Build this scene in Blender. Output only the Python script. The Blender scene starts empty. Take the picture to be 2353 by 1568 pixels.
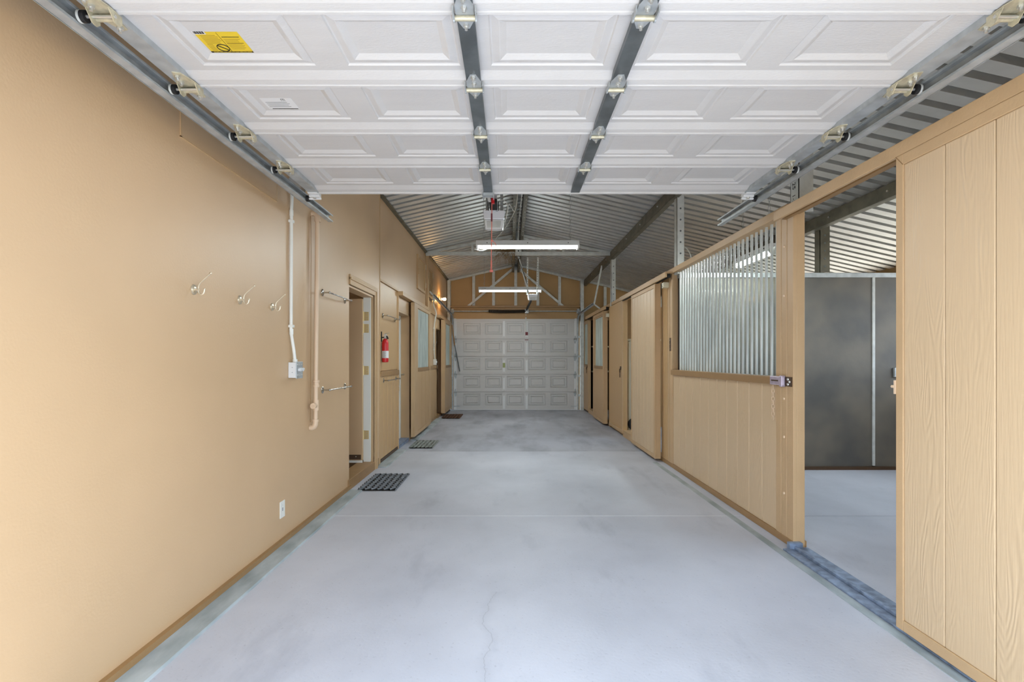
import bpy, bmesh, math, random
from mathutils import Vector, Matrix
random.seed(7)
PI = math.pi
S = bpy.context.scene
C = S.collection

# ------------------------------------------------------------------ camera, sky, sun, exposure
cam_d = bpy.data.cameras.new('camera'); cam = bpy.data.objects.new('camera', cam_d); C.objects.link(cam)
cam.location = (0, 0, 1.3); cam.rotation_euler = (PI/2, 0, 0)
cam_d.sensor_width = 36; cam_d.lens = 1200/2353*36
cam_d.shift_x = 4.5/2353; cam_d.shift_y = 42/2353
cam_d.clip_start = 0.05; cam_d.clip_end = 300
S.camera = cam

W = bpy.data.worlds.new('sky'); S.world = W; W.use_nodes = True
bg = W.node_tree.nodes['Background']; bg.inputs[0].default_value = (0.74, 0.86, 1.0, 1); bg.inputs[1].default_value = 3.7
sun_d = bpy.data.lights.new('sun', 'SUN'); sun_d.energy = 4.5; sun_d.angle = 0.02; sun_d.color = (1, 0.95, 0.87)
sun = bpy.data.objects.new('sun', sun_d); C.objects.link(sun); sun.location = (8, -10, 20)
_el, _az = math.radians(60), math.radians(45)
sun.rotation_euler = Vector((math.sin(_az)*math.cos(_el), -math.cos(_az)*math.cos(_el), math.sin(_el))).to_track_quat('Z', 'Y').to_euler()
S.view_settings.view_transform = 'Standard'; S.view_settings.look = 'None'
S.view_settings.gamma = 1; S.view_settings.use_curve_mapping = False
S.view_settings.exposure = 0.6
S.cycles.max_bounces = 5; S.cycles.diffuse_bounces = 3; S.cycles.glossy_bounces = 3
S.cycles.caustics_reflective = False; S.cycles.caustics_refractive = False; S.cycles.transparent_max_bounces = 12
S.cycles.sample_clamp_indirect = 6
S.cycles.use_denoising = True; S.cycles.adaptive_threshold = 0.08; S.cycles.adaptive_min_samples = 16
TUBE, BULB = 72.0, 80.0

# ------------------------------------------------------------------ materials
def lin(c):
    return tuple((v/12.92 if v <= 0.04045 else ((v+0.055)/1.055)**2.4) for v in [x/255 for x in c])
def mat(name, rgb, rough=0.6, metal=0.0, var=0.0, vscale=3.0, bump=0.0, bscale=60.0, stretch=(1, 1, 1), emit=0, rgb2=None, lo=.35, hi=.65):
    m = bpy.data.materials.new(name); m.use_nodes = True
    nt = m.node_tree; N = nt.nodes; L = nt.links; b = N['Principled BSDF']
    c = lin(rgb)
    b.inputs['Base Color'].default_value = (*c, 1); b.inputs['Roughness'].default_value = rough; b.inputs['Metallic'].default_value = metal
    if emit:
        m.cycles.emission_sampling = 'FRONT'
        b.inputs['Emission Color'].default_value = (*c, 1); b.inputs['Emission Strength'].default_value = emit
    if var or bump or rgb2:
        geo = N.new('ShaderNodeNewGeometry'); mp = N.new('ShaderNodeMapping'); mp.inputs['Scale'].default_value = stretch
        L.new(geo.outputs['Position'], mp.inputs['Vector'])
    if var or rgb2:
        nz = N.new('ShaderNodeTexNoise'); nz.inputs['Scale'].default_value = vscale; nz.inputs['Detail'].default_value = 3
        L.new(mp.outputs[0], nz.inputs['Vector'])
        rp = N.new('ShaderNodeValToRGB'); rp.color_ramp.elements[0].position = lo; rp.color_ramp.elements[1].position = hi
        c2 = lin(rgb2) if rgb2 else tuple(min(1, v*(1+var)) for v in c)
        c1 = c if rgb2 else tuple(v*(1-var) for v in c)
        rp.color_ramp.elements[0].color = (*c1, 1); rp.color_ramp.elements[1].color = (*c2, 1)
        L.new(nz.outputs[0], rp.inputs[0]); L.new(rp.outputs[0], b.inputs['Base Color'])
    if bump:
        n2 = N.new('ShaderNodeTexNoise'); n2.inputs['Scale'].default_value = bscale; n2.inputs['Detail'].default_value = 2
        L.new(mp.outputs[0], n2.inputs['Vector'])
        bp = N.new('ShaderNodeBump'); bp.inputs['Strength'].default_value = bump; bp.inputs['Distance'].default_value = 0.01
        L.new(n2.outputs[0], bp.inputs['Height']); L.new(bp.outputs[0], b.inputs['Normal'])
    return m

TAN = (211, 178, 138)
M = {}
M['tan'] = mat('tan_wall_paint', TAN, 0.42, var=0.035, vscale=1.1, bump=0.06, bscale=90)
M['trim'] = mat('tan_trim_paint', (203, 170, 128), 0.5, var=0.04, vscale=4, bump=0.1, bscale=70)
M['dtrim'] = mat('brown_trim_paint', (160, 125, 82), 0.5, var=0.05, vscale=4, bump=0.1, bscale=70)
M['ply'] = mat('brown_plywood_paint', (182, 146, 98), 0.6, var=0.07, vscale=1.6, bump=0.05, bscale=40)
M['white'] = mat('white_enamel', (210, 208, 205), 0.4, var=0.015, vscale=4, bump=0.12, bscale=60, stretch=(1, 5, 5))
M['plastic'] = mat('white_plastic', (232, 233, 232), 0.35)
M['cream'] = mat('cream_paint', (232, 226, 200), 0.5)
M['jamb'] = mat('white_jamb_paint', (240, 240, 232), 0.45)
M['galv'] = mat('galvanised_steel', (182, 187, 188), 0.42, 0.35, var=0.14, vscale=14, bump=0.03, bscale=30)
M['galvw'] = mat('pale_galvanised_steel', (208, 210, 205), 0.5, 0.05, var=0.10, vscale=12)
M['stile'] = mat('dark_galvanised_stile', (112, 118, 120), 0.4, 0.6, var=0.2, vscale=9)
M['beam'] = mat('weathered_steel_beam', (112, 108, 94), 0.6, 0.35, var=0.2, vscale=8)
M['roof'] = mat('bare_roof_sheet', (224, 225, 222), 0.42, 0.5, var=0.05, vscale=5)
M['zinc'] = mat('yellow_zinc', (206, 199, 172), 0.38, 0.4, var=0.15, vscale=40, rgb2=None)
M['bolt'] = mat('bright_bolt', (215, 215, 210), 0.3, 0.7)
M['chrome'] = mat('polished_nickel', (190, 186, 178), 0.18, 1.0)
M['nickel'] = mat('satin_nickel', (226, 214, 190), 0.3, 0.75)
M['brass'] = mat('brass_hinge', (226, 202, 148), 0.35, 0.4)
M['black'] = mat('black_rubber', (28, 28, 29), 0.7)
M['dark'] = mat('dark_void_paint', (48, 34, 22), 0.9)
M['matg'] = mat('grey_rubber_strand', (122, 126, 132), 0.6, var=0.15, vscale=30)
M['matb'] = mat('brown_rubber_strand', (104, 74, 56), 0.65, var=0.15, vscale=30)
M['mats'] = mat('pale_rubber_strand', (146, 150, 142), 0.6, var=0.2, vscale=30)
M['red'] = mat('red_enamel', (205, 34, 40), 0.3)
M['rope'] = mat('faded_red_rope', (228, 128, 114), 0.7)
M['yellow'] = mat('yellow_label', (232, 200, 52), 0.45)
M['paper'] = mat('white_label', (226, 226, 224), 0.6)
M['ink'] = mat('black_print', (30, 26, 20), 0.6)
M['inkb'] = mat('brown_print', (180, 150, 48), 0.6)
M['inkg'] = mat('grey_print', (150, 150, 152), 0.6)
M['lilac'] = mat('lilac_weathered_latch', (190, 176, 190), 0.4, 0.3, var=0.1, vscale=30)
M['bronze'] = mat('dark_bronze', (92, 70, 52), 0.5, 0.4)
M['straw'] = mat('dry_straw', (150, 122, 84), 0.9)
M['wire'] = mat('white_cable', (206, 205, 196), 0.5)
M['wood'] = mat('bare_wood_pole', (176, 132, 84), 0.6)
M['joint'] = mat('pale_floor_joint', (236, 238, 240), 0.6)
M['track'] = mat('blue_grey_floor_track', (136, 152, 176), 0.5, 0.25, var=0.3, vscale=18, bump=0.2, bscale=40)
M['kerb'] = mat('blue_grey_sill_strip', (150, 162, 166), 0.55, 0.1, rgb2=(190, 200, 204), vscale=9, stretch=(1, .35, 1), bump=0.15, bscale=50)
M['tubeglow'] = mat('lit_tube', (238, 248, 250), 0.4, emit=TUBE)
M['bulbglow'] = mat('lit_bulb', (255, 196, 120), 0.4, emit=BULB)
M['lens'] = mat('opener_lens', (238, 240, 244), 0.3)
M['pipe'] = mat('tan_painted_pipe', (228, 200, 168), 0.4)
M['fibre'] = mat('corrugated_fibreglass', (168, 180, 174), 0.5, rgb2=(206, 214, 206), vscale=5, stretch=(1, 6, .5))
M['ground'] = mat('pale_gravel_ground', (176, 168, 154), 0.9, var=0.1, vscale=1.5)
M['liner'] = mat('dark_stall_liner', (90, 88, 83), 0.5, rgb2=(120, 113, 100), vscale=1.7, bump=0.15, bscale=14)
M['barpaint'] = mat('galvanised_bar', (206, 209, 204), 0.45, 0.3, rgb2=(180, 184, 180), vscale=12, stretch=(1, 1, .25))
M['spring'] = mat('oiled_spring', (56, 48, 38), 0.5, 0.4)

def concrete(name='grey_concrete', k=1.0, stain=.72, pos=.56):
    m = bpy.data.materials.new(name); m.use_nodes = True
    nt = m.node_tree; N = nt.nodes; L = nt.links; b = N['Principled BSDF']; b.inputs['Roughness'].default_value = 0.55
    geo = N.new('ShaderNodeNewGeometry')
    def noise(scale, sc=(1, 1, 1), det=6, rough=.55):
        mp = N.new('ShaderNodeMapping'); mp.inputs['Scale'].default_value = sc; L.new(geo.outputs['Position'], mp.inputs['Vector'])
        n = N.new('ShaderNodeTexNoise'); n.inputs['Scale'].default_value = scale; n.inputs['Detail'].default_value = det; n.inputs['Roughness'].default_value = rough
        L.new(mp.outputs[0], n.inputs['Vector']); return n
    n1 = noise(0.9, (1, .8, 1)); r1 = N.new('ShaderNodeValToRGB')
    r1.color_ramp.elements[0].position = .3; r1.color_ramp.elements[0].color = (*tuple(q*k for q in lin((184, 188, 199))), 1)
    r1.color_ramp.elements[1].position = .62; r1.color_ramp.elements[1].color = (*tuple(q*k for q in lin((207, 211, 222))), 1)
    L.new(n1.outputs[0], r1.inputs[0])
    n2 = noise(2.2, (1, .35, 1), 8, .62); r2 = N.new('ShaderNodeValToRGB')
    r2.color_ramp.elements[0].position = pos; r2.color_ramp.elements[0].color = (1, 1, 1, 1)
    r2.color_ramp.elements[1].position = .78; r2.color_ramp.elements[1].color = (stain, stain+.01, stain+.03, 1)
    L.new(n2.outputs[0], r2.inputs[0])
    mx = N.new('ShaderNodeMixRGB'); mx.blend_type = 'MULTIPLY'; mx.inputs[0].default_value = 1
    L.new(r1.outputs[0], mx.inputs[1]); L.new(r2.outputs[0], mx.inputs[2])
    # fine speckle
    n3 = noise(55, det=2); r3 = N.new('ShaderNodeValToRGB')
    r3.color_ramp.elements[0].position = .25; r3.color_ramp.elements[0].color = (.82, .82, .83, 1)
    r3.color_ramp.elements[1].position = .36; r3.color_ramp.elements[1].color = (1, 1, 1, 1)
    L.new(n3.outputs[0], r3.inputs[0])
    mx2 = N.new('ShaderNodeMixRGB'); mx2.blend_type = 'MULTIPLY'; mx2.inputs[0].default_value = 1
    L.new(mx.outputs[0], mx2.inputs[1]); L.new(r3.outputs[0], mx2.inputs[2])
    # a hairline crack with its old damp stain, running up the middle of the near slab
    sx = N.new('ShaderNodeSeparateXYZ'); L.new(geo.outputs['Position'], sx.inputs[0])
    n4 = noise(3.2, (0, 1, 0), 5)
    def mth(op, a, bb):
        q = N.new('ShaderNodeMath'); q.operation = op
        for i, v in enumerate((a, bb)):
            if v is None: continue
            if isinstance(v, (int, float)): q.inputs[i].default_value = v
            else: L.new(v, q.inputs[i])
        return q.outputs[0]
    wob = mth('MULTIPLY', mth('SUBTRACT', n4.outputs[0], .5), .22)
    d = mth('ABSOLUTE', mth('SUBTRACT', mth('ADD', sx.outputs[0], .105), wob), None)
    yl = mth('MULTIPLY', mth('LESS_THAN', sx.outputs[1], 2.92), 1.0)
    st = N.new('ShaderNodeMapRange'); st.inputs[1].default_value = .0; st.inputs[2].default_value = .045; st.inputs[3].default_value = .26; st.inputs[4].default_value = 0
    L.new(d, st.inputs[0])
    ln = mth('MULTIPLY', mth('LESS_THAN', d, .0022), .22)
    mask = mth('MULTIPLY', mth('ADD', mth('MULTIPLY', st.outputs[0], n2.outputs[0]), ln), yl)
    mx3 = N.new('ShaderNodeMixRGB'); mx3.blend_type = 'MIX'; mx3.inputs[2].default_value = (*lin((130, 134, 144)), 1)
    L.new(mask, mx3.inputs[0]); L.new(mx2.outputs[0], mx3.inputs[1])
    L.new(mx3.outputs[0], b.inputs['Base Color'])
    bp = N.new('ShaderNodeBump'); bp.inputs['Strength'].default_value = .08; bp.inputs['Distance'].default_value = .01
    L.new(n3.outputs[0], bp.inputs['Height']); L.new(bp.outputs[0], b.inputs['Normal'])
    return m
M['conc'] = concrete()
M['concd'] = concrete('stained_dimmed_concrete', .84, .5, .46)  # far slabs: heavier stains, plus the dimness of the far end put into the colour

def grainwood(name, rgb, strength):
    m = bpy.data.materials.new(name); m.use_nodes = True
    nt = m.node_tree; N = nt.nodes; L = nt.links; b = N['Principled BSDF']
    b.inputs['Base Color'].default_value = (*lin(rgb), 1); b.inputs['Roughness'].default_value = .42
    geo = N.new('ShaderNodeNewGeometry')
    mp = N.new('ShaderNodeMapping'); mp.inputs['Scale'].default_value = (1, 1, .16); L.new(geo.outputs['Position'], mp.inputs['Vector'])
    nz = N.new('ShaderNodeTexNoise'); nz.inputs['Scale'].default_value = 5.5; nz.inputs['Detail'].default_value = 2; L.new(mp.outputs[0], nz.inputs['Vector'])
    mu = N.new('ShaderNodeMath'); mu.operation = 'MULTIPLY'; mu.inputs[1].default_value = 150; L.new(nz.outputs[0], mu.inputs[0])
    si = N.new('ShaderNodeMath'); si.operation = 'SINE'; L.new(mu.outputs[0], si.inputs[0])
    mp2 = N.new('ShaderNodeMapping'); mp2.inputs['Scale'].default_value = (1, 1, .05); L.new(geo.outputs['Position'], mp2.inputs['Vector'])
    n2 = N.new('ShaderNodeTexNoise'); n2.inputs['Scale'].default_value = 110; n2.inputs['Detail'].default_value = 3; L.new(mp2.outputs[0], n2.inputs['Vector'])
    n3 = N.new('ShaderNodeTexNoise'); n3.inputs['Scale'].default_value = 6; L.new(mp.outputs[0], n3.inputs['Vector'])
    mr = N.new('ShaderNodeMapRange'); mr.inputs[1].default_value = .45; mr.inputs[2].default_value = .62; L.new(n3.outputs[0], mr.inputs[0])
    gm = N.new('ShaderNodeMath'); gm.operation = 'MULTIPLY'; L.new(si.outputs[0], gm.inputs[0]); L.new(mr.outputs[0], gm.inputs[1])
    ad = N.new('ShaderNodeMath'); ad.operation = 'MULTIPLY_ADD'; ad.inputs[1].default_value = .45; L.new(gm.outputs[0], ad.inputs[0]); L.new(n2.outputs[0], ad.inputs[2])
    bp = N.new('ShaderNodeBump'); bp.inputs['Strength'].default_value = strength; bp.inputs['Distance'].default_value = .004
    L.new(ad.outputs[0], bp.inputs['Height']); L.new(bp.outputs[0], b.inputs['Normal'])
    return m
M['board'] = grainwood('embossed_tan_board', (216, 188, 150), .3)
M['boardl'] = grainwood('embossed_tan_wainscot', (200, 164, 116), .26)

def pane_mat():
    m = bpy.data.materials.new('clear_stall_pane'); m.use_nodes = True
    nt = m.node_tree; N = nt.nodes; L = nt.links
    for n in list(N): N.remove(n)
    o = N.new('ShaderNodeOutputMaterial'); mx = N.new('ShaderNodeMixShader'); t = N.new('ShaderNodeBsdfTransparent'); g = N.new('ShaderNodeBsdfPrincipled')
    t.inputs[0].default_value = (.93, .95, .93, 1); g.inputs['Base Color'].default_value = (.75, .78, .72, 1); g.inputs['Roughness'].default_value = .08
    mx.inputs[0].default_value = .06
    L.new(t.outputs[0], mx.inputs[1]); L.new(g.outputs[0], mx.inputs[2]); L.new(mx.outputs[0], o.inputs[0])
    return m
M['pane'] = pane_mat()

# ------------------------------------------------------------------ mesh helpers
class MB:
    def __init__(s): s.v = []; s.f = []
    def add(s, vs, fs):
        o = len(s.v); s.v += [tuple(p) for p in vs]; s.f += [tuple(o+i for i in f) for f in fs]; return s
    def box(s, x0, x1, y0, y1, z0, z1):
        return s.add([(x0, y0, z0), (x1, y0, z0), (x1, y1, z0), (x0, y1, z0), (x0, y0, z1), (x1, y0, z1), (x1, y1, z1), (x0, y1, z1)],
                     [(0, 3, 2, 1), (4, 5, 6, 7), (0, 1, 5, 4), (1, 2, 6, 5), (2, 3, 7, 6), (3, 0, 4, 7)])
    def bar(s, p, q, w, h, up=(0, 0, 1)):
        p, q = Vector(p), Vector(q); t = (q-p).normalized(); u = Vector(up)
        a = t.cross(u)
        if a.length < 1e-4: a = t.cross(Vector((0, 1, 0)))
        a.normalize(); b = a.cross(t).normalized()
        vs = []
        for c in (p, q):
            for i, j in ((-1, -1), (1, -1), (1, 1), (-1, 1)): vs.append(c+a*(i*w/2)+b*(j*h/2))
        return s.add(vs, [(0, 3, 2, 1), (4, 5, 6, 7), (0, 1, 5, 4), (1, 2, 6, 5), (2, 3, 7, 6), (3, 0, 4, 7)])
    def cyl(s, p, q, r, n=12, r2=None):
        p, q = Vector(p), Vector(q); t = (q-p).normalized(); a = t.orthogonal().normalized(); b = t.cross(a); r2 = r if r2 is None else r2
        vs = []
        for c, rr in ((p, r), (q, r2)):
            for k in range(n): vs.append(c+a*math.cos(2*PI*k/n)*rr+b*math.sin(2*PI*k/n)*rr)
        fs = [(k, (k+1) % n, n+(k+1) % n, n+k) for k in range(n)] + [tuple(range(n-1, -1, -1)), tuple(range(n, 2*n))]
        return s.add(vs, fs)
    def tube(s, pts, r, n=8, closed=False):
        pts = [Vector(p) for p in pts]; m = len(pts); vs = []; ref = None
        for i in range(m):
            if closed: t = (pts[(i+1) % m]-pts[i-1]).normalized()
            else: t = (pts[min(i+1, m-1)]-pts[max(i-1, 0)]).normalized()
            if ref is None: ref = t.orthogonal().normalized()
            ref = (ref-t*ref.dot(t))
            if ref.length < 1e-5: ref = t.orthogonal()
            ref.normalize(); b = t.cross(ref)
            for k in range(n): vs.append(pts[i]+ref*math.cos(2*PI*k/n)*r+b*math.sin(2*PI*k/n)*r)
        fs = []
        for i in range(m if closed else m-1):
            j = (i+1) % m
            for k in range(n): fs.append((i*n+k, i*n+(k+1) % n, j*n+(k+1) % n, j*n+k))
        if not closed: fs += [tuple(range(n-1, -1, -1)), tuple(range((m-1)*n, m*n))]
        return s.add(vs, fs)
    def lathe(s, base, axis, prof, n=16):
        base, ax = Vector(base), Vector(axis).normalized(); a = ax.orthogonal().normalized(); b = ax.cross(a); vs = []
        for r, h in prof:
            for k in range(n): vs.append(base+ax*h+(a*math.cos(2*PI*k/n)+b*math.sin(2*PI*k/n))*max(r, 1e-4))
        m = len(prof)
        fs = [(i*n+k, i*n+(k+1) % n, (i+1)*n+(k+1) % n, (i+1)*n+k) for i in range(m-1) for k in range(n)]
        fs += [tuple(range(n-1, -1, -1)), tuple(range((m-1)*n, m*n))]
        return s.add(vs, fs)
    def ball(s, c, r, n=10):
        return s.lathe(Vector(c)-Vector((0, 0, r)), (0, 0, 1), [(r*math.sin(PI*i/8), r-r*math.cos(PI*i/8)) for i in range(9)], n)
    def prism(s, poly, fn, a, b):
        """poly: 2D points; fn(u, v, w) -> 3D; extruded between w=a and w=b"""
        n = len(poly); vs = [fn(u, v, a) for u, v in poly]+[fn(u, v, b) for u, v in poly]
        fs = [(k, (k+1) % n, n+(k+1) % n, n+k) for k in range(n)] + [tuple(range(n-1, -1, -1)), tuple(range(n, 2*n))]
        return s.add(vs, fs)
    def strip(s, path, prof):
        """sweep a closed (x, n) profile along a path in a YZ plane; path = [(x, y, z)]"""
        P = [Vector(p) for p in path]; m = len(P); k = len(prof); vs = []
        for i in range(m):
            t = (P[min(i+1, m-1)]-P[max(i-1, 0)]).normalized(); nn = Vector((0, -t.z, t.y))
            for a, b in prof: vs.append(P[i]+Vector((a, 0, 0))+nn*b)
        fs = [(i*k+j, i*k+(j+1) % k, (i+1)*k+(j+1) % k, (i+1)*k+j) for i in range(m-1) for j in range(k)]
        fs += [tuple(range(k-1, -1, -1)), tuple(range((m-1)*k, m*k))]
        return s.add(vs, fs)

def wloc(o):
    v = Vector((0, 0, 0))
    while o: v = v+o.location; o = o.parent
    return v
def obj(name, mb, material, parent=None, smooth=False, bevel=0, local=False):
    me = bpy.data.meshes.new(name)
    if not mb.v: raise ValueError(name)
    lo = [min(p[i] for p in mb.v) for i in range(3)]; hi = [max(p[i] for p in mb.v) for i in range(3)]
    c = Vector([(a+b)/2 for a, b in zip(lo, hi)])
    me.from_pydata([Vector(p)-c for p in mb.v], [], mb.f); me.update()
    bm = bmesh.new(); bm.from_mesh(me); bmesh.ops.recalc_face_normals(bm, faces=bm.faces); bm.to_mesh(me); bm.free()
    me.materials.append(M[material])
    if smooth:
        me.polygons.foreach_set('use_smooth', [True]*len(me.polygons))
        try: me.set_sharp_from_angle(angle=math.radians(40))
        except Exception: pass
    o = bpy.data.objects.new(name, me); C.objects.link(o)
    if parent: o.parent = parent; o.location = c-(Vector((0, 0, 0)) if local else wloc(parent))
    else: o.location = c
    if bevel:
        md = o.modifiers.new('bevel', 'BEVEL'); md.width = bevel; md.segments = 2; md.limit_method = 'ANGLE'
    return o
def box(name, dims, material, parent=None, bevel=0, local=False): return obj(name, MB().box(*dims), material, parent, bevel=bevel, local=local)
def tag(o, label, cat, group=None, kind=None):
    o['label'] = label; o['category'] = cat
    if group: o['group'] = group
    if kind: o['kind'] = kind
    return o
def thing(name, loc, label, cat, group=None, kind=None):
    o = bpy.data.objects.new(name, None); C.objects.link(o); o.location = loc; o.empty_display_size = .05
    return tag(o, label, cat, group, kind)
def struct(name, mb, material, label, cat, **k): return tag(obj(name, mb, material, **k), label, cat, kind='structure')
def again(o, loc, parent):                         # another piece with the same mesh
    c = o.copy(); C.objects.link(c); c.parent = parent; c.location = Vector(loc)-wloc(parent); return c
def copy_thing(root, loc, label):
    r = root.copy(); C.objects.link(r); r.location = loc; r['label'] = label
    for ch in list(root.children):
        c = ch.copy(); C.objects.link(c); c.parent = r
        for g in list(ch.children):
            d = g.copy(); C.objects.link(d); d.parent = c
    return r
def catenary(p, q, sag, n=14):
    p, q = Vector(p), Vector(q)
    return [p.lerp(q, i/n)-Vector((0, 0, sag*4*(i/n)*(1-i/n))) for i in range(n+1)]
def smoothpath(pts, n=6):
    P = [Vector(p) for p in pts]; out = []
    for i in range(len(P)-1):
        a, b, c, d = P[max(i-1, 0)], P[i], P[i+1], P[min(i+2, len(P)-1)]
        for k in range(n):
            t = k/n
            out.append(.5*((2*b)+(c-a)*t+(2*a-5*b+4*c-d)*t*t+(3*b-a-3*c+d)*t**3))
    return out+[P[-1]]

# ------------------------------------------------------------------ main sizes (metres; camera at the origin looking along +Y)
XL, XR, YF, YB = -1.60, 1.95, 0.75, 13.45
RX, RZ, SL = 0.146, 3.75, 0.23                     # ridge and roof slope
def roofz(x): return RZ-SL*abs(x-RX)
XO = 5.3                                           # outer wall of the stalls

# ------------------------------------------------------------------ ground and floor
struct('floor_outside', MB().box(-40, 40, -40, 60, -.12, -.06), 'ground', 'pale gravel yard outside the barn', 'ground')
fl = thing('floor', (0, 6, 0), 'pale grey concrete aisle floor with light control joints', 'floor', kind='structure')
ys = [-2.5, 1.30, 4.33, 7.36, 10.39, 13.6]
for a, b in zip(ys[:-1], ys[1:]):
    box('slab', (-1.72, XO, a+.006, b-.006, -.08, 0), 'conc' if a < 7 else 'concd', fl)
    if b < 13: box('joint_strip', (-1.46, 1.86, b-.006, b+.006, -.05, -.0015), 'joint', fl)
    if b < 13: box('joint_strip', (1.86, XO, b-.006, b+.006, -.05, -.004), 'conc', fl)
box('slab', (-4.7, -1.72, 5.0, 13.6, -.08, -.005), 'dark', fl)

# raised strip along the left wall
k = MB().prism([(-1.585, 0), (-1.455, 0), (-1.462, .012), (-1.575, .016)], lambda u, v, w: (u, w, v), .8, 5.15)
bl = struct('baseboard_left', k, 'kerb', 'blue grey metal sill strip along foot of left wall', 'sill strip')
obj('sill_section', MB().prism([(-1.60, 0), (-1.475, 0), (-1.482, .012), (-1.60, .016)], lambda u, v, w: (u, w, v), 6.25, 7.47), 'kerb', bl)
obj('sill_section', MB().prism([(-1.60, 0), (-1.475, 0), (-1.482, .012), (-1.60, .016)], lambda u, v, w: (u, w, v), 8.36, 11.4), 'kerb', bl)
obj('bottom_batten', MB().box(-1.60, -1.575, .8, 5.19, .016, .046), 'dtrim', bl)

# ------------------------------------------------------------------ roof: trapezoid ribbed sheets, one piece per metre of width
ce = thing('ceiling', (RX, 7, 3.4), 'bare ribbed metal roof sheets under the gable', 'roof', kind='structure')
PITCH, LOWF, WEB, DEP = .183, .112, -.015, .075
def sheet(y0, nrib, x0, x1):
    prof = []
    for i in range(nrib):
        y = y0+i*PITCH
        prof += [(y, 0), (y+LOWF, 0), (y+LOWF+WEB, DEP), (y+PITCH-WEB, DEP)]
    prof.append((y0+nrib*PITCH, 0))
    m = MB(); n = len(prof); vs = []
    for x in (x0, x1):
        for y, d in prof: vs.append((x, y, roofz(x)+d))
    for x in (x0, x1):
        for y, d in prof: vs.append((x, y, roofz(x)+d+.003))
    fs = []
    for i in range(n-1):
        fs.append((i, i+1, n+i+1, n+i)); fs.append((2*n+i, 3*n+i, 3*n+i+1, 2*n+i+1))
    m.add(vs, fs)
    for y in (y0, y0+nrib*PITCH): pass
    return m
y = .60
while y < 13.6:
    nr = min(5, int(math.ceil((13.6-y)/PITCH)))
    obj('roof_sheet', sheet(y, nr, -4.9, RX), 'roof', ce)
    obj('roof_sheet', sheet(y, nr, RX, 5.75), 'roof', ce)
    y += nr*PITCH
box('ridge_cap', (RX-.15, RX+.15, .6, 13.6, RZ+.05, RZ+.06), 'roof', ce)

# ------------------------------------------------------------------ outer shell the picture only hints at
wf = MB()
wf.box(-4.8, -1.44, YF-.12, YF, -.06, 2.62); wf.box(1.73, XO, YF-.12, YF, -.06, 2.3); wf.box(-4.8, XO, YF-.12, YF, 2.3, 2.62)
wf.prism([(-4.8, 2.62), (XO, 2.62), (XO, roofz(XO)-.02), (RX, RZ-.02), (-4.8, roofz(-4.8)-.02)] if roofz(XO) > 2.64 else
         [(-4.8, 2.62), (XO, 2.62), (RX, RZ-.02)], lambda u, v, w: (u, w, v), YF-.12, YF)
struct('wall_front', wf, 'tan', 'tan front wall around the open garage doorway', 'wall')
wo = MB()
wo.box(XO, XO+.1, YF, YB, -.06, 1.2); wo.box(XO, XO+.1, YF, YB, 2.42, 2.60)
for yy in (.75, 3.3, 6.05, 9.9, 13.25): wo.box(XO, XO+.1, yy, yy+.2, 1.2, 2.42)
struct('wall_outer', wo, 'ply', 'brown outer wall of the stalls with open upper half', 'wall')
wr = MB().box(-4.8, -4.7, YF, YB, -.06, .9).box(-4.8, -4.7, YF, YB, 2.0, 2.62)
for yy in (.75, 5, 6.9, 8.2, 10.2, 11.4, 13.0): wr.box(-4.8, -4.7, yy, yy+.5 if yy > 1 else 4.2, .9, 2.0)
struct('wall_rooms', wr, 'tan', 'tan outer wall of the rooms behind the left doors', 'wall')

# ------------------------------------------------------------------ far wall with its exposed metal studs
wfar = MB()
wfar.prism([(-1.75, 2.28), (XO, 2.28), (XO, roofz(XO)), (RX, RZ), (-1.75, roofz(-1.75))], lambda u, v, w: (u, w, v), YB+.05, YB+.12)
wfar.box(-1.75, -1.45, YB+.05, YB+.12, -.05, 2.28); wfar.box(1.73, XO, YB+.05, YB+.12, -.05, 2.28); wfar.box(-4.8, -1.75, YB+.05, YB+.12, -.05, 2.6)
wb = struct('wall_back', wfar, 'ply', 'brown gable wall with exposed metal studs above far door', 'wall')
def zg(x): return roofz(x)
for x in (-.937, -.425, .146, .717, 1.277): box('stud', (x-.035, x+.035, YB-.01, YB+.05, 2.66, zg(x)-.05), 'galvw', wb)
for x in (2.45, 3.2, 3.9): box('stud', (x-.035, x+.035, YB-.01, YB+.05, .0, zg(x)-.05), 'galvw', wb)
obj('top_chord', MB().bar((-1.6, YB-.03, zg(-1.6)-.03), (RX, YB-.03, RZ-.03), .06, .05), 'galvw', wb)
obj('top_chord', MB().bar((5.2, YB-.03, zg(5.2)-.03), (RX, YB-.03, RZ-.03), .06, .05), 'galvw', wb)
obj('diagonal_brace', MB().bar((.10, YB-.03, RZ-.10), (-1.08, YB-.03, 2.66), .05, .055), 'galvw', wb)
obj('diagonal_brace', MB().bar((.19, YB-.03, RZ-.10), (1.37, YB-.03, 2.66), .05, .055), 'galvw', wb)
obj('gusset', MB().box(.09, .20, YB-.06, YB-.05, RZ-.16, RZ-.03), 'galvw', wb)
box('corner_post', (-1.60, -1.525, YB-.12, YB+.05, 0, 3.33), 'galvw', wb); box('corner_post', (1.80, 1.885, YB-.12, YB+.05, 0, 3.33), 'galvw', wb)
for sx in (-1.555, 1.845):
    for i in range(9): obj('bolt', MB().cyl((sx-.02+.04*(i % 2), YB-.128, .5+i*.33), (sx-.02+.04*(i % 2), YB-.12, .5+i*.33), .012, 8), 'bolt', wb)
box('header_board', (-1.51, 1.79, YB-.02, YB+.05, 2.285, 2.64), 'ply', wb, bevel=.004)
box('header_ledge', (-1.53, 1.80, YB-.10, YB+.05, 2.625, 2.675), 'dtrim', wb, bevel=.004)
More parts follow.
